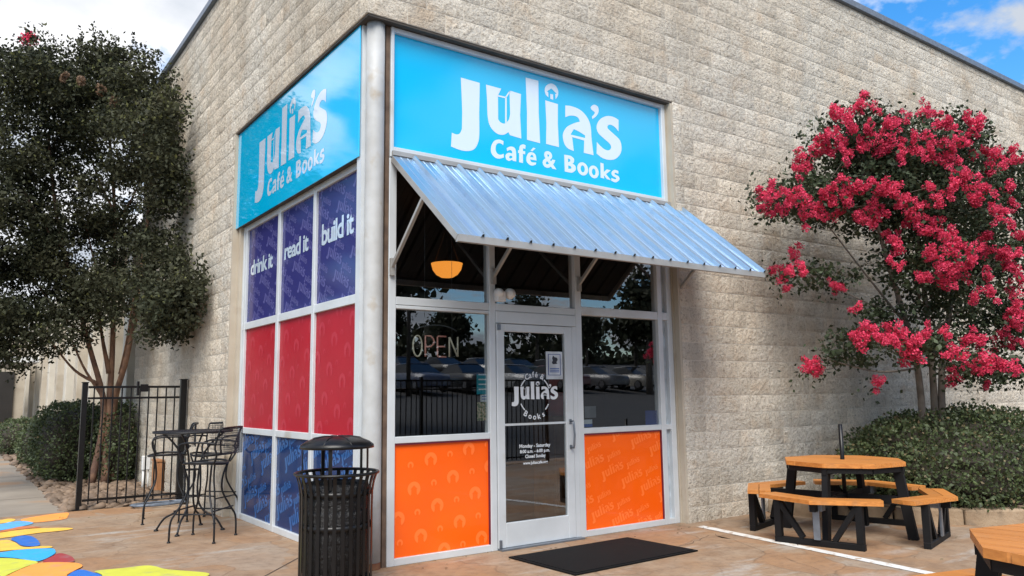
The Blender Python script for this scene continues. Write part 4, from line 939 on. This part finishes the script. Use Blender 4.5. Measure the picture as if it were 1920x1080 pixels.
leafmesh('crown', lp_ , .062, M['leafr'], None, wd=.30)
cr = bpy.data.objects['crown']; child(cr, ct)
stems = []
for (bx, by), (mx_, my_), top, lean in (((6.62, -1.10), (1722, 700), (1600, 260), 0), ((6.82, -1.16), (1748, 690), (1700, 240), 0), ((6.92, -1.22), (1766, 690), (1830, 300), 0)):
    m1 = P3(mx_, my_, by-.05); m2 = P3((mx_+top[0])/2, (my_+top[1])/2, by-.05); tp = P3(top[0], top[1], -1.1)
    stems.append(([(bx, by, .1), m1, m2, tp], .058, .012))
for (x0, y0), (x1, y1), ya, yb, r in (((1725, 640), (1520, 380), -1.2, -.72, .02), ((1735, 600), (1510, 510), -1.2, -.72, .014), ((1722, 690), (1540, 670), -1.15, -.9, .014), ((1750, 620), (1890, 470), -1.3, -1.5, .02), ((1760, 660), (1900, 690), -1.3, -1.5, .014), ((1745, 560), (1780, 240), -1.2, -1.2, .02), ((1725, 560), (1640, 330), -1.2, -.95, .018), ((1755, 560), (1870, 330), -1.25, -1.45, .02), ((1730, 680), (1620, 620), -1.2, -1.1, .012), ((1750, 500), (1700, 380), -1.2, -1.3, .014)):
    a, b = np.array(P3(x0, y0, ya)), np.array(P3(x1, y1, yb)); md = (a+b)/2+np.array([0, -.05, -.10])
    stems.append(([a, md, b], r, .005))
branchset(stems, M['barkg'], None, 'branch_tmp')
for o in [o for o in bpy.data.objects if o.name.startswith('branch_tmp')]:
    o.name = 'trunk' if o.dimensions.z > 2.5 else 'branch'; child(o, ct)
# blossom clusters
def blossom(seed, n=420):
    r = np.random.default_rng(seed); c = []
    nb = 6; sub = r.normal(size=(nb, 3))*np.array([.034, .034, .02]); sub[:, 2] += np.linspace(-.06, .07, nb)
    for s in sub:
        d = r.normal(size=(n//nb, 3)); d /= np.linalg.norm(d, axis=1)[:, None]; c.append(s+d*.046*r.uniform(.5, 1.05, (n//nb, 1)))
    return np.concatenate(c)
BLO = []; FP = []
for k in range(7):
    o = leafmesh('blossom_proto', blossom(k), .021, M['pink'], None, wd=.5); BLO.append(o.data); bpy.data.objects.remove(o)
fl = [(1565,212),(1620,183),(1615,200),(1645,205),(1740,205),(1735,215),(1590,225),(1600,240),(1625,240),(1660,235),(1680,230),(1700,222),(1765,232),(1790,238),(1815,220),(1835,230),(1540,265),(1555,250),(1575,262),(1500,290),(1510,320),(1495,312),(1530,285),(1560,285),(1590,290),(1615,270),(1640,262),(1665,270),(1690,268),(1715,258),(1740,262),(1770,268),(1795,265),(1820,250),(1835,240),(1520,305),(1660,285),(1690,290),(1720,285),(1745,290),(1770,298),(1800,300),(1825,290),(1850,285),(1875,290),(1900,285),(1910,300),(1880,310),(1850,310),(1430,358),(1445,348),(1435,375),(1460,365),(1480,372),(1500,362),(1425,395),(1450,395),(1475,390),(1510,385),(1530,390),(1545,365),(1560,350),(1575,335),(1600,350),(1620,355),(1640,340),(1660,355),(1560,375),(1590,375),(1510,400),(1540,400),(1570,402),(1630,385),(1620,410),(1640,415),(1650,400),(1660,360),(1680,358),(1690,380),(1700,375),(1725,390),(1705,400),(1720,410),(1700,420),(1745,350),(1790,350),(1810,340),(1760,375),(1830,375),(1800,330),(1840,355),(1890,350),(1860,390),(1880,400),(1900,380),(1895,420),(1910,440),(1870,410),(1665,445),(1680,460),(1750,415),(1760,430),(1740,435),(1770,445),(1790,440),(1800,455),(1670,490),(1690,500),(1750,470),(1745,480),(1785,470),(1800,460),(1820,480),(1815,500),(1790,500),(1770,500),(1765,520),(1810,520),(1880,480),(1900,475),(1890,500),(1910,525),(1725,520),(1740,518),(1775,525),(1855,520),(1450,505),(1465,515),(1478,505),(1490,475),(1505,505),(1570,540),(1560,535),(1475,540),(1605,578),(1900,580),(1910,590),(1605,630),(1620,625),(1640,622),(1660,635),(1680,640),(1700,645),(1710,650),(1690,625),(1720,635),(1740,628),(1775,625),(1620,640),(1710,665),(1520,680),(1515,690),(1527,693),(1640,715),(1780,660),(1800,670),(1810,685),(1850,690),(1835,695),(1870,680),(1880,690),(1850,680),(1900,690),(1790,695),(1785,715),(1895,650),(1910,640),(1860,545),(1872,470),(1850,445),(1905,610),(1880,630),(1835,640),(1825,560),(1890,545),(1862,655),(1815,640),(1845,470),(1905,560),(1850,720)]
LB = np.array(lob)
for i, (px, py) in enumerate(fl):
    d = Fw+(px-960)/FPX*Rr-(py-540)/FPX*Ur; best = None
    for l in LB:
        o_ = (CAM-l[:3])/l[3:]; dd = d/l[3:]; A_ = dd@dd; B_ = o_@dd; Cc = o_@o_-1; disc = B_*B_-A_*Cc
        if disc > 0:
            t = (-B_-math.sqrt(disc))/A_
            if best is None or t < best: best = t
    if best is None:
        k = np.argmin([np.linalg.norm(np.cross(l[:3]-CAM, d))/np.linalg.norm(d)/max(l[3], .3) for l in LB]); best = (LB[k, :3]-CAM)@d/(d@d)
    p = CAM+d*best
    if p[1] > -.2: p = CAM+d*((-.2-CAM[1])/d[1])
    if np.linalg.norm(p-CAM) < 6: continue
    FP.append(p)
    for j in range(2 if i % 4 == 0 else 1):
        o = link('blossom', BLO[(i+3*j) % 7], None, p-d/np.linalg.norm(d)*.05+(rng.normal(size=3)*.07 if j else 0)); s = random.uniform(.64, 1.14)*(.75 if j else 1.0); o.scale = (s, s, s*random.uniform(.9, 1.35)); o.rotation_euler = (random.uniform(-1.1, 1.1), random.uniform(-1.1, 1.1), random.uniform(0, 6.3)); bpy.context.view_layer.update() if i == 0 else None
        o.parent = ct; o.matrix_parent_inverse = ct.matrix_world.inverted()

FP = np.array(FP); q = np.repeat(FP, 22, 0)+rng.normal(size=(len(FP)*22, 3))*np.array([.11, .09, .08])+np.array([0.05, .06, -.05]); q = q[q[:, 1] < -.06]
child(leafmesh('flower_foliage', q, .058, M['leafr'], None, wd=.30), ct)
for p in FP[::2]:
    k = np.argmin(np.linalg.norm((LB[:, :3]-p), axis=1)); b = LB[k, :3]; md = (p+b)/2+np.array([0, 0, -.06])
    child(MB().tube(catm([tuple(b), tuple(md), tuple(p)], 3), [.007, .006, .006, .005, .005, .004, .003], 5).build('twig', M['barkg'], None, True), ct)

# ---- dark crape myrtle by the left wall
ltx, lty = -.52, 9.0
lt = thing('crape_myrtle', 'large dark green crape myrtle in the rock bed beside the left wall', 'tree', (ltx, lty, 0)); bpy.context.view_layer.update()
def PX(px, py, x): q = at(px, py, 0, x); return (q[0], q[1], q[2])
lob2 = []
def PY(px, py, y): q = at(px, py, 1, y); return (min(q[0], -.12), q[1], q[2])
for px, py, y, a, b, c in ((20,300,9,1.0,1.5,1.1),(110,270,9,1.0,1.4,1.1),(190,230,9,.7,1.4,1.0),(245,240,8,.5,1.3,.9),(285,270,6.8,.40,1.1,.8),(305,300,6.2,.28,.8,.6),(300,400,6.3,.28,.8,.55),(300,520,6.3,.28,.8,.55),(328,570,5.6,.25,.6,.32),(312,600,5.9,.25,.6,.3),(345,560,5.0,.2,.5,.3),(210,400,9,.6,1.3,1.0),(120,430,9,1,1.4,1.0),(30,450,9,1,1.4,1.0),(220,540,8.5,.5,1.1,.7),(130,560,9,.9,1.2,.7),(40,590,9,.9,1.2,.65),(-60,400,9,1.1,1.5,1.2),(-60,560,9,1,1.3,.8),(60,170,9,.8,1.2,.7),(150,140,9,.8,1.2,.6),(230,150,8.5,.5,1,.55),(0,190,9,.8,1.1,.7),(20,660,9,.7,.9,.3),(280,180,7.2,.3,.8,.45)):
    lob2.append((*PY(px, py, y), a, b, c))
def keepL(q): return q[:, 0] < -.06
cl = []
for (x, y, z, a, b, c) in lob2:
    for _ in range(int(8+7.5*a*b*c)):
        d = rng.normal(size=3); d /= np.linalg.norm(d); rr2 = rng.random()**.45; r = rng.uniform(.24, .46)
        cl.append((x+d[0]*a*rr2, y+d[1]*b*rr2, z+d[2]*c*rr2, r*1.1, r*1.25, r*.8))
tw2, lp2 = lobes_pts(cl, 11500, 11, .07, keepL, 2.0)
# spiky upright shoots at the top
sh = []
for px, py in ((10, 85), (60, 75), (100, 70), (150, 55), (175, 48), (190, 60), (250, 65), (270, 80), (285, 100), (300, 115), (35, 100), (120, 95), (225, 90), (215, 75)):
    b0 = np.array(PY(px+random.uniform(-8, 8), py+80, 8.6)); t0 = np.array(PY(px, py, 8.6))
    for u in np.linspace(0, 1, 26): sh.extend(b0+(t0-b0)*u+rng.normal(size=(3, 3))*.055*(1.3-u))
M['leafy'] = pm('young_leaf', (.135, .140, .055), .55, col2=(.085, .095, .04), vs=2, rnd=.4, trans=.3, spec=.2)
yk = rng.random(len(lp2)) < .05+.16*(lp2[:, 2] > 5.2)*(rng.random(len(lp2)) < .7); child(leafmesh('young_leaves', lp2[yk], .066, M['leafy'], None, wd=.28), lt); lp2 = lp2[~yk]
child(leafmesh('crown', np.concatenate([lp2, np.array(sh)])  , .068, M['leaf'], None, wd=.30), lt)
st = [([(-.70, 9.0, 0), PY(195, 770, 9.0), PY(165, 640, 9.0), PY(110, 430, 9.0), PY(90, 250, 9.0)], .065, .02), ([(-.50, 8.95, 0), PY(205, 760, 9.0), PY(212, 620, 9.0), PY(215, 400, 9.0), PY(200, 200, 9.0)], .07, .02),
      ([(-.36, 9.08, 0), PY(214, 760, 9.0), PY(240, 660, 8.2), PY(270, 470, 8.2), PY(290, 280, 8.2)], .07, .02)]
for (x0, y0, xa), (x1, y1, xb), r in (((185, 720, -.7), (95, 640, -1.3), .035), ((190, 740, -.7), (120, 600, -1.2), .03), ((205, 700, -.6), (180, 540, -.9), .05), ((225, 700, -.5), (250, 560, -.5), .03), ((175, 640, -.8), (60, 520, -1.6), .03), ((212, 600, -.6), (160, 420, -1.0), .035), ((240, 640, -.5), (310, 480, -.5), .025), ((130, 480, -1.2), (30, 330, -1.8), .03), ((215, 420, -.8), (280, 300, -.7), .025), ((215, 400, -.8), (150, 230, -1.3), .028)):
    a, b = np.array(PY(x0, y0, 9.0)), np.array(PY(x1, y1, 9.0 if x1 < 235 else 7.6)); st.append(([a, (a+b)/2+np.array([0, 0, -.12]), b], r, .010))
branchset(st, M['bark'], None, 'branch_tmp')
for o in [o for o in bpy.data.objects if o.name.startswith('branch_tmp')]:
    o.name = 'trunk' if o.dimensions.z > 3 else 'branch'; child(o, lt)
for px, py, x, m in ((53, 75, -1.5, 'pink'), (268, 257, -.9, 'pink'), (190, 170, -2.6, 'pinkold'), (212, 192, -2.5, 'pinkold'), (328, 215, -.9, 'pinkold'), (120, 145, -2.6, 'pinkold'), (150, 150, -2.6, 'pinkold')):
    q = Vector(PY(px, py, 9.0 if px == 53 else 7.3)); cdn = (q-Vector(CAM)).length/12
    o = leafmesh('blossom', blossom(px)*(1.25 if px == 53 else .5)*cdn, .035*cdn, M[m], None, wd=.46); o.location = q; bpy.context.view_layer.update(); child(o, lt)

# ---------------------------------------------------------------- hedges
def hedge(name, label, c, rad, n, leaf, group=None, sq=2.6, tip=0.0, floor_=0.02, keep=None, zc=None):
    t = thing(name, label, 'hedge', (c[0], c[1], 0), 0, group)
    d = rng.normal(size=(n, 3)); d /= np.linalg.norm(d, axis=1)[:, None]
    k = 1/((np.abs(d)**sq).sum(1)**(1/sq)); lump = 1+.05*np.sin(d[:, 0]*9+d[:, 1]*7)+.04*np.sin(d[:, 2]*13+d[:, 0]*11)
    p = d*(k*lump*rng.uniform(.86, 1.03, n))[:, None]*np.array(rad)
    zc = rad[2]*.9 if zc is None else zc
    p[:, 2] += zc; ok = p[:, 2] > floor_
    if keep: ok &= keep(p+np.array([c[0], c[1], 0]))
    p = p[ok]; dd = d[ok]
    leafmesh('foliage', p, leaf, M['leafh'], t, wd=.34, out=dd)
    if tip:
        s = rng.random(len(p)) < tip; struct(leafmesh('new_growth', p[s]*1.012, leaf*.8, M['leaft'], t, wd=.34, out=dd[s]), 'stuff')
    bm = bmesh.new(); bmesh.ops.create_icosphere(bm, subdivisions=4, radius=1)
    for v in bm.verts:
        q = v.co.normalized(); kk_ = 1/((abs(q.x)**sq+abs(q.y)**sq+abs(q.z)**sq)**(1/sq)); lm = 1+.05*math.sin(q.x*9+q.y*7)+.04*math.sin(q.z*13+q.x*11)
        v.co = Vector((q.x*rad[0], q.y*rad[1], q.z*rad[2]))*kk_*lm*.80; v.co.z = max(v.co.z+zc, 0.0)
        if keep:
            v.co.y = min(v.co.y, -c[1]-.08) if keep.__name__ == 'kr' else v.co.y
            v.co.x = min(v.co.x, -c[0]-.05) if keep.__name__ == 'kl' else v.co.x
    me = bpy.data.meshes.new('twigs'); bm.to_mesh(me); bm.free(); me.materials.append(M['twig']); link('twigs', me, t)
    return t
def kr(p): return p[:, 1] < -.06
def kl(p): return p[:, 0] < -.04
hedge('hedge', 'wide dome-shaped clipped hedge in the stone planter by the picnic table', (7.50, -1.22), (1.85, 1.12, .68), 36000, .046, None, 2.3, .10, .12, kr, .45)
hg = 'clipped shrubs in the rock bed'
hedge('shrub', 'largest clipped dark shrub behind the gate post in the rock bed', (-.86, 10.5), (.60, 1.15, .70), 11000, .05, hg, 3.2, .03, .02, kl)
hedge('shrub', 'dark clipped shrub to the right of the tree trunks behind the gate', (-.30, 9.6), (.36, .9, .70), 6000, .05, hg, 3.2, .02, .02, kl)
hedge('shrub', 'low rounded shrub behind the largest clipped shrub, beside the sidewalk', (-.95, 14.2), (.50, .95, .52), 5000, .055, hg, 2.5, .03)
hedge('shrub', 'small bright shrub farthest along the sidewalk', (-1.1, 19.0), (.6, 1.5, .48), 4500, .06, hg, 2.5, .08)

# ---------------------------------------------------------------- planter kerb with stone blocks
path = [(5.15, -.05), (5.25, -.75), (5.48, -1.35), (5.85, -1.80), (6.35, -2.18), (7.0, -2.45), (8.0, -2.6), (9.5, -2.62), (12, -2.62), (15.9, -2.6)]
soil = struct(MB().prism([(p[0]+.1, p[1]+.1) for p in path]+[(15.8, -.03), (5.3, -.03)], -.2, .13).build('planter_soil', M['soil']))
kerb = thing('planter_kerb', 'rounded stone kerb holding the hedge bed by the wall', 'kerb', (6, -1.5, 0)); bpy.context.view_layer.update()
PP = catm([(x, y, 0) for x, y in path], 8); acc = 0; seg = [PP[0]]; segs = []
for a, b in zip(PP, PP[1:]):
    acc += (b-a).length; seg.append(b)
    if acc > .62: segs.append(seg); seg = [b]; acc = 0
for sgm in segs:
    jr = random.uniform(-.01, .01); inn = []; outr = []
    for i, p in enumerate(sgm):
        d = (sgm[min(i+1, len(sgm)-1)]-sgm[max(i-1, 0)]).normalized(); nn = Vector((d.y, -d.x, 0)); nn = nn if nn.dot(Vector((-.4, -1, 0))) > 0 else -nn
        e = d*.007*(1 if i == 0 else -1 if i == len(sgm)-1 else 0)
        outr.append(p+nn*(.07+jr)+e); inn.append(p-nn*.11+e)
    poly = [(p.x, p.y) for p in outr]+[(p.x, p.y) for p in inn[::-1]]
    o = MB().prism(poly, -.02, .165+jr).build('kerb_stone', M['pstone']); child(o, kerb)
    md = o.modifiers.new('b', 'BEVEL'); md.width = .022; md.segments = 2; md.limit_method = 'ANGLE'

# ---------------------------------------------------------------- river stones in the bed
SV = []
for k in range(8):
    bm = bmesh.new(); bmesh.ops.create_icosphere(bm, subdivisions=2, radius=1); r = random.Random(k); ph = [r.uniform(0, 6) for _ in range(4)]
    for v in bm.verts: v.co *= 1+.16*math.sin(v.co.x*2.3+ph[0])+.12*math.sin(v.co.y*3+ph[1])+.08*math.sin(v.co.z*4+ph[2])
    me = bpy.data.meshes.new('river_stone'); bm.to_mesh(me); bm.free(); me.materials.append(M['stone']); me.polygons.foreach_set('use_smooth', [True]*len(me.polygons)); SV.append(me)
cnt = 0; restS = MB()
yv = 5.78
pos = []
for _ in range(2400):
    y = 5.74+(rng.random()**1.7)*17; x = rng.uniform(-1.44, -.05); pos.append((y, x))
pos.sort()
for y, x in pos:
    s = random.uniform(.032, .075)*(1 if y < 12 else 1.25); me = SV[random.randrange(8)]; sc = (s*random.uniform(.9, 1.4), s*random.uniform(.8, 1.2), s*random.uniform(.5, .8)); rz = random.uniform(0, 6.28)
    if -1.4 < x-.0 < -1.33 and y > 8: x += .1
    vis_ = y < 8.6 or x < -1.15
    if cnt < 300 and vis_:
        o = link('river_stone', me, bed, (x, y, -.02+sc[2]*random.uniform(.3, 1.0))); o.scale = sc; o.rotation_euler = (random.uniform(-.3, .3), random.uniform(-.3, .3), rz); cnt += 1
    else:
        T = Matrix.Translation((x, y, -.02+sc[2]*.6)) @ Matrix.Rotation(rz, 4, 'Z') @ Matrix.Diagonal((*sc, 1))
        restS.add([T @ v.co for v in me.vertices], [tuple(p.vertices) for p in me.polygons])
struct(restS.build('far_stones', M['stone'], bed, True), 'stuff')

# coiled hose and pipe cover beside the gate
hz = []
for k in range(160):
    a = k/160*2*PI*4.2; rx = .34-.02*math.sin(a*.37); hz.append((-.38+rx*math.cos(a)*(1+.05*math.sin(k*.3)), 5.40+.13*math.sin(a)+.02*math.sin(k*.17), .016+.010*(k % 37)/37+.006*(k/40)))
hz += [(-.08+.01*k, 5.40+.05*k, .016) for k in range(4)]
tag(MB().tube(hz, .012, 6).build('garden_hose', M['hose'], None, True), 'flat coil of blue grey garden hose lying below the gate', 'hose')
uc = thing('pipe_cover', 'small white utility cover on a thin pipe behind the gate pickets', 'utility box', (-.14, 7.6, 0))
MB().box(-.06, .06, -.04, .04, .30, .52, .01).build('cover', M['white'], uc); MB().tube([(-.03, 0, -.02), (-.03, 0, .30)], .02, 8).tube([(.04, 0, -.02), (.04, 0, .30)], .012, 8).build('pipe', M['white'], uc, True)
M['terra'] = pm('rust_orange_box', (.42, .19, .08), .8)
tag(MB().box(-.12, -.02, 6.9, 7.25, -.02, .46, .01).box(-.13, -.018, 6.89, 7.26, .46, .49, .004).build('meter_box', M['terra']), 'rust coloured box against the block wall behind the iron chairs', 'utility box')

# ---------------------------------------------------------------- far part of the left side
an = thing('annex_building', 'lower pale block annex with pilasters running back behind the tree', 'building', (.4, 10, 0)); bpy.context.view_layer.update()
child(MB().box(.42, 6, 9.72, 48, -.3, 4.6).build('wall', M['conc']), an)
for k in range(11):
    y = 10.6+k*2.35; child(MB().box(.02, .418, y, y+.55, -.3, 4.3, .01).build('pilaster', M['pil'] if k % 2 == 0 else M['conc']), an)
    if k % 2 == 0: child(MB().tube([(.30, y-.35, 0), (.30, y-.35, 4.3)], .05, 8).build('downspout', M['white'], None, True), an)
child(MB().box(-.05, .5, 9.8, 48, 4.32, 4.7, .02).build('fascia', M['pil']), an)
child(MB().box(-9, .42, 36, 44, -.3, 4.2).build('cross_wing', M['conc']), an)
child(MB().box(-5.2, -.3, 35.9, 35.99, -.1, 2.7).build('doorway', M['room']), an)
cp = thing('canopy', 'flat white canopy on slim posts over the far sidewalk', 'canopy', (-2, 30, 0)); bpy.context.view_layer.update()
child(MB().box(-4.6, -.1, 27, 33, 2.75, 2.95, .02).build('roof_slab', M['white']), cp)
for x, y in ((-1.5, 27.3), (-4.3, 27.3), (-1.5, 32.6), (-4.3, 32.6)): child(MB().box(x-.07, x+.07, y-.07, y+.07, 0, 2.75, .01).build('post', M['white']), cp)
ac = thing('air_conditioner', 'grey outdoor air conditioner unit by the annex wall past the shrubs', 'air conditioner', (-.5, 22, 0))
MB().box(-.4, .35, -.4, .4, 0, .85, .03).build('casing', M['galv'], ac); MB().lathe([(.0, .86), (.28, .86), (.30, .875), (.28, .88), (0, .88)], n=20).build('fan_grille', M['steel_dark'], ac)
tag(MB().box(.30, .36, 9.9, 10.25, .4, 2.5, .01).build('wall_panel', M['white']), 'narrow white panel on the annex wall right of the tree trunks', 'panel')

# ---------------------------------------------------------------- what the windows mirror: fence, car park, trees
fc = thing('picket_fence', 'black metal picket fence along the car park edge, mirrored in the windows', 'fence', (3.2, -7.2, 0))
for k in range(4): MB().box(k*1.5-.03, k*1.5+.03, -.03, .03, 0, 1.75, .003).build('post', M['black'], fc)
for z in (1.68, 1.52, .12): MB().box(.03, 4.47, -.014, .014, z-.015, z+.015).build('rail', M['black'], fc)
pk2 = MB().box(-.008, .008, -.008, .008, .06, 1.68).mesh('picket', M['black'])
for k in range(1, 40):
    if k % 13: link('picket', pk2, fc, (k*1.5/13, .002, 0))
def slope(y): return -.15+max(0, -10-y)*.085
struct(MB().add([(-60, -10, -.15), (130, -10, -.15), (130, -80, slope(-80)), (-60, -80, slope(-80))], [(1, 0, 3, 2)]).build('car_park', M['asphalt']))
hx = rng.uniform(-60, 130, 9000); hh_ = 1.6+1.3*np.sin(hx*.31)+.9*np.sin(hx*.83+1)+.6*np.sin(hx*1.9)
wd_ = leafmesh('woodland', np.stack([hx, rng.uniform(-82, -74, 9000), slope(-78)-.4+np.maximum(hh_, .5)*rng.random(9000)**.6*1.5], 1), 1.1, M['leaf'], None, wd=.4)
wd_['kind'] = 'stuff'; wd_['label'] = 'dark woodland edge beyond the car park, seen only mirrored in the windows'; wd_['category'] = 'woodland'
def carmesh(paint):
    st_ = [(-2.2, .35, .75, .62, 0), (-2.15, .28, .90, .80, 0), (-1.5, .25, 1.0, .88, 0), (-.6, .25, 1.0, .90, 0), (.8, .25, .98, .90, 0), (1.1, .25, .95, .89, 0), (1.9, .26, .86, .86, 0), (2.2, .32, .72, .68, 0)]
    vs = []; fs = []
    for x, zb, zt, wd, _ in st_: vs += [(x, -wd, zb), (x, -wd*1.02, (zb+zt)/2), (x, -wd*.95, zt), (x, 0, zt+.03), (x, wd*.95, zt), (x, wd*1.02, (zb+zt)/2), (x, wd, zb)]
    for i in range(len(st_)-1):
        for j in range(6): a = i*7+j; fs.append((a, a+1, a+8, a+7))
    fs += [tuple(range(6, -1, -1)), tuple((len(st_)-1)*7+j for j in range(7))]
    body = MB().add(vs, fs)
    gh = []; gf = []
    for x, z, wd in ((-1.75, .98, .84), (-1.0, 1.42, .66), (.1, 1.46, .66), (1.05, .97, .84)): gh += [(x, -wd, z), (x, 0, z+.02), (x, wd, z)]
    low = [(-1.75, -.85, .9), (1.05, -.85, .9), (-1.75, .85, .9), (1.05, .85, .9)]
    gv = gh+low
    gf = [(0, 1, 4, 3), (1, 2, 5, 4), (6, 7, 10, 9), (7, 8, 11, 10), (0, 3, 6, 9), (2, 11, 8, 5)]
    rf = MB().add([(-1.05, -.67, 1.43), (-1.05, .67, 1.43), (.15, .67, 1.475), (.15, -.67, 1.475), (-1.05, -.6, 1.48), (-1.05, .6, 1.48), (.1, .6, 1.51), (.1, -.6, 1.51)], [(4, 7, 6, 5), (0, 3, 7, 4), (3, 2, 6, 7), (2, 1, 5, 6), (1, 0, 4, 5)])
    return body.mesh('body', paint, True), MB().add(gv, gf).mesh('windows', M['carglass']), rf.mesh('roof', paint)
M['carglass'] = pm('car_glass', (.02, .022, .025), .15); M['tyre'] = pm('tyre', (.015, .015, .015), .8); M['rim'] = pm('rim', (.4, .4, .42), .3, .8)
whm = MB().lathe([(.0, -.1), (.30, -.1), (.33, -.07), (.33, .07), (.30, .1), (0, .1)], n=18).xf(Matrix.Rotation(R(90), 4, 'X')).mesh('wheel', M['tyre'], True)
rmm = MB().lathe([(.0, -.106), (.19, -.106), (.20, .106), (0, .106)], n=14).xf(Matrix.Rotation(R(90), 4, 'X')).mesh('rim', M['rim'])
cols = [('white', (.55, .55, .55)), ('dark blue', (.02, .06, .18)), ('black', (.012, .012, .014)), ('silver', (.35, .36, .38)), ('red', (.30, .02, .02)), ('grey', (.12, .12, .13)), ('beige', (.35, .30, .22)), ('navy', (.015, .02, .06)), ('pale blue', (.2, .28, .36)), ('maroon', (.12, .015, .02)), ('charcoal', (.03, .032, .035)), ('cream', (.5, .47, .4)), ('green', (.03, .08, .05)), ('steel grey', (.2, .21, .23))]
for i, (cn, cv) in enumerate(cols):
    g_ = sum(cv)/3; cv = tuple(.45*q_+.55*g_ for q_ in cv); pa = pm('car_paint_'+cn.replace(' ', '_'), cv, .35, .1, coat=.4, var=.1)
    row = i // 7; x = 14+(i % 7)*3.1+row*2; y = -30-row*11.0
    t = thing('parked_car', f'{cn} car parked in the {"front" if row == 0 else "rear"} row, mirrored in the windows', 'car', (x, y, slope(y)), R(90+random.uniform(-4, 4)), 'cars in the car park')
    b_, g_, r_ = carmesh(pa); link('body', b_, t); link('windows', g_, t); link('roof', r_, t)
    for sx in (-1.35, 1.35):
        for sy in (-.80, .80): wo = link('wheel', whm, t, (sx, sy, .33)); link('rim', rmm, wo)
tk = [(14, -56, 7.5, 'behind the pole sign'), (21, -58, 5.5, 'lowest of the row'), (28, -55, 7.0, 'third along the row'), (36, -58, 6.0, 'fourth along the row'), (44, -55, 8.5, 'tallest of the row'), (53, -58, 7, 'broad one towards the end'), (62, -56, 8, 'last but one of the row'), (72, -56, 8.5, 'at the far end of the row'), (8.0, -17.5, 7.0, 'near one standing left of the cars'), (31, -27, 8.0, 'near one at the end of the front row')]
for i, (x, y, h, wh) in enumerate(tk):
    t = thing('broadleaf_tree', f'dark broadleaf tree beyond the car park, {wh}', 'tree', (x, y, slope(y)), 0, 'trees around the car park')
    k = h/8
    lb = [(random.uniform(-1.6, 1.6)*k, random.uniform(-1.4, 1.4)*k, h*random.uniform(.45, .85), 1.7*k, 1.6*k, 1.25*k) for _ in range(7)]
    _, q = lobes_pts(lb, 420, 7, .35); leafmesh('crown', q, .42, M['leaf'], t, wd=.34)
    MB().tube([(0, 0, 0), (.1, 0, h*.3), (0, .1, h*.7)], [.2*k, .16*k, .05], 8).build('trunk', M['barkg'], t, True)
ps = thing('pole_sign', 'red boxed roadside sign on two tall poles, mirrored in the left window', 'sign', (13.5, -40, slope(-40)))
M['signred'] = pm('faded_red_sign', (.30, .09, .06), .5)
MB().box(-1.0, 1.0, -.2, .2, 7.6, 10.2, .03).build('panel', M['signred'], ps)
for x in (-.5, .5): MB().tube([(x, 0, 0), (x, 0, 7.6)], .12, 10).build('pole', M['steel_dark'], ps, True)
for k, (x, y) in enumerate(((15.5, -28), (33, -30))):
    t = thing('light_pole', f'tall car park light pole {"behind the front row" if k == 0 else "at the far row"}, mirrored in the windows', 'lamp post', (x, y, slope(y)), 0, 'car park light poles')
    MB().tube([(0, 0, 0), (0, 0, 9)], [.12, .08], 10).build('pole', M['steel_dark'], t, True); MB().box(-.9, .9, -.18, .18, 9, 9.15, .02).build('lamp_head', M['steel_dark'], t)

lit = np.stack([rng.uniform(3.6, 7.5, 90), rng.uniform(-2.9, -.2, 90), np.full(90, .012)], 1); lit = np.concatenate([lit, np.stack([rng.uniform(-1.6, -.2, 40), rng.uniform(3.5, 5.6, 40), np.full(40, .012)], 1), np.stack([rng.uniform(.2, 3.8, 40), rng.uniform(-.35, .05, 40), np.full(40, .012)], 1)])
lo_ = leafmesh('fallen_leaves', lit*np.array([1, 1, 1]), .035, M['leaft'], None, wd=.3)
co = np.empty(len(lo_.data.vertices)*3, np.float32); lo_.data.vertices.foreach_get('co', co); co = co.reshape(-1, 3); co[:, 2] = .006+np.abs(co[:, 2]-.012)*.25; lo_.data.vertices.foreach_set('co', co.ravel()); lo_.data.update()
lo_['kind'] = 'stuff'; lo_['label'] = 'dry fallen leaves scattered on the patio by hedge and wall'; lo_['category'] = 'leaves'
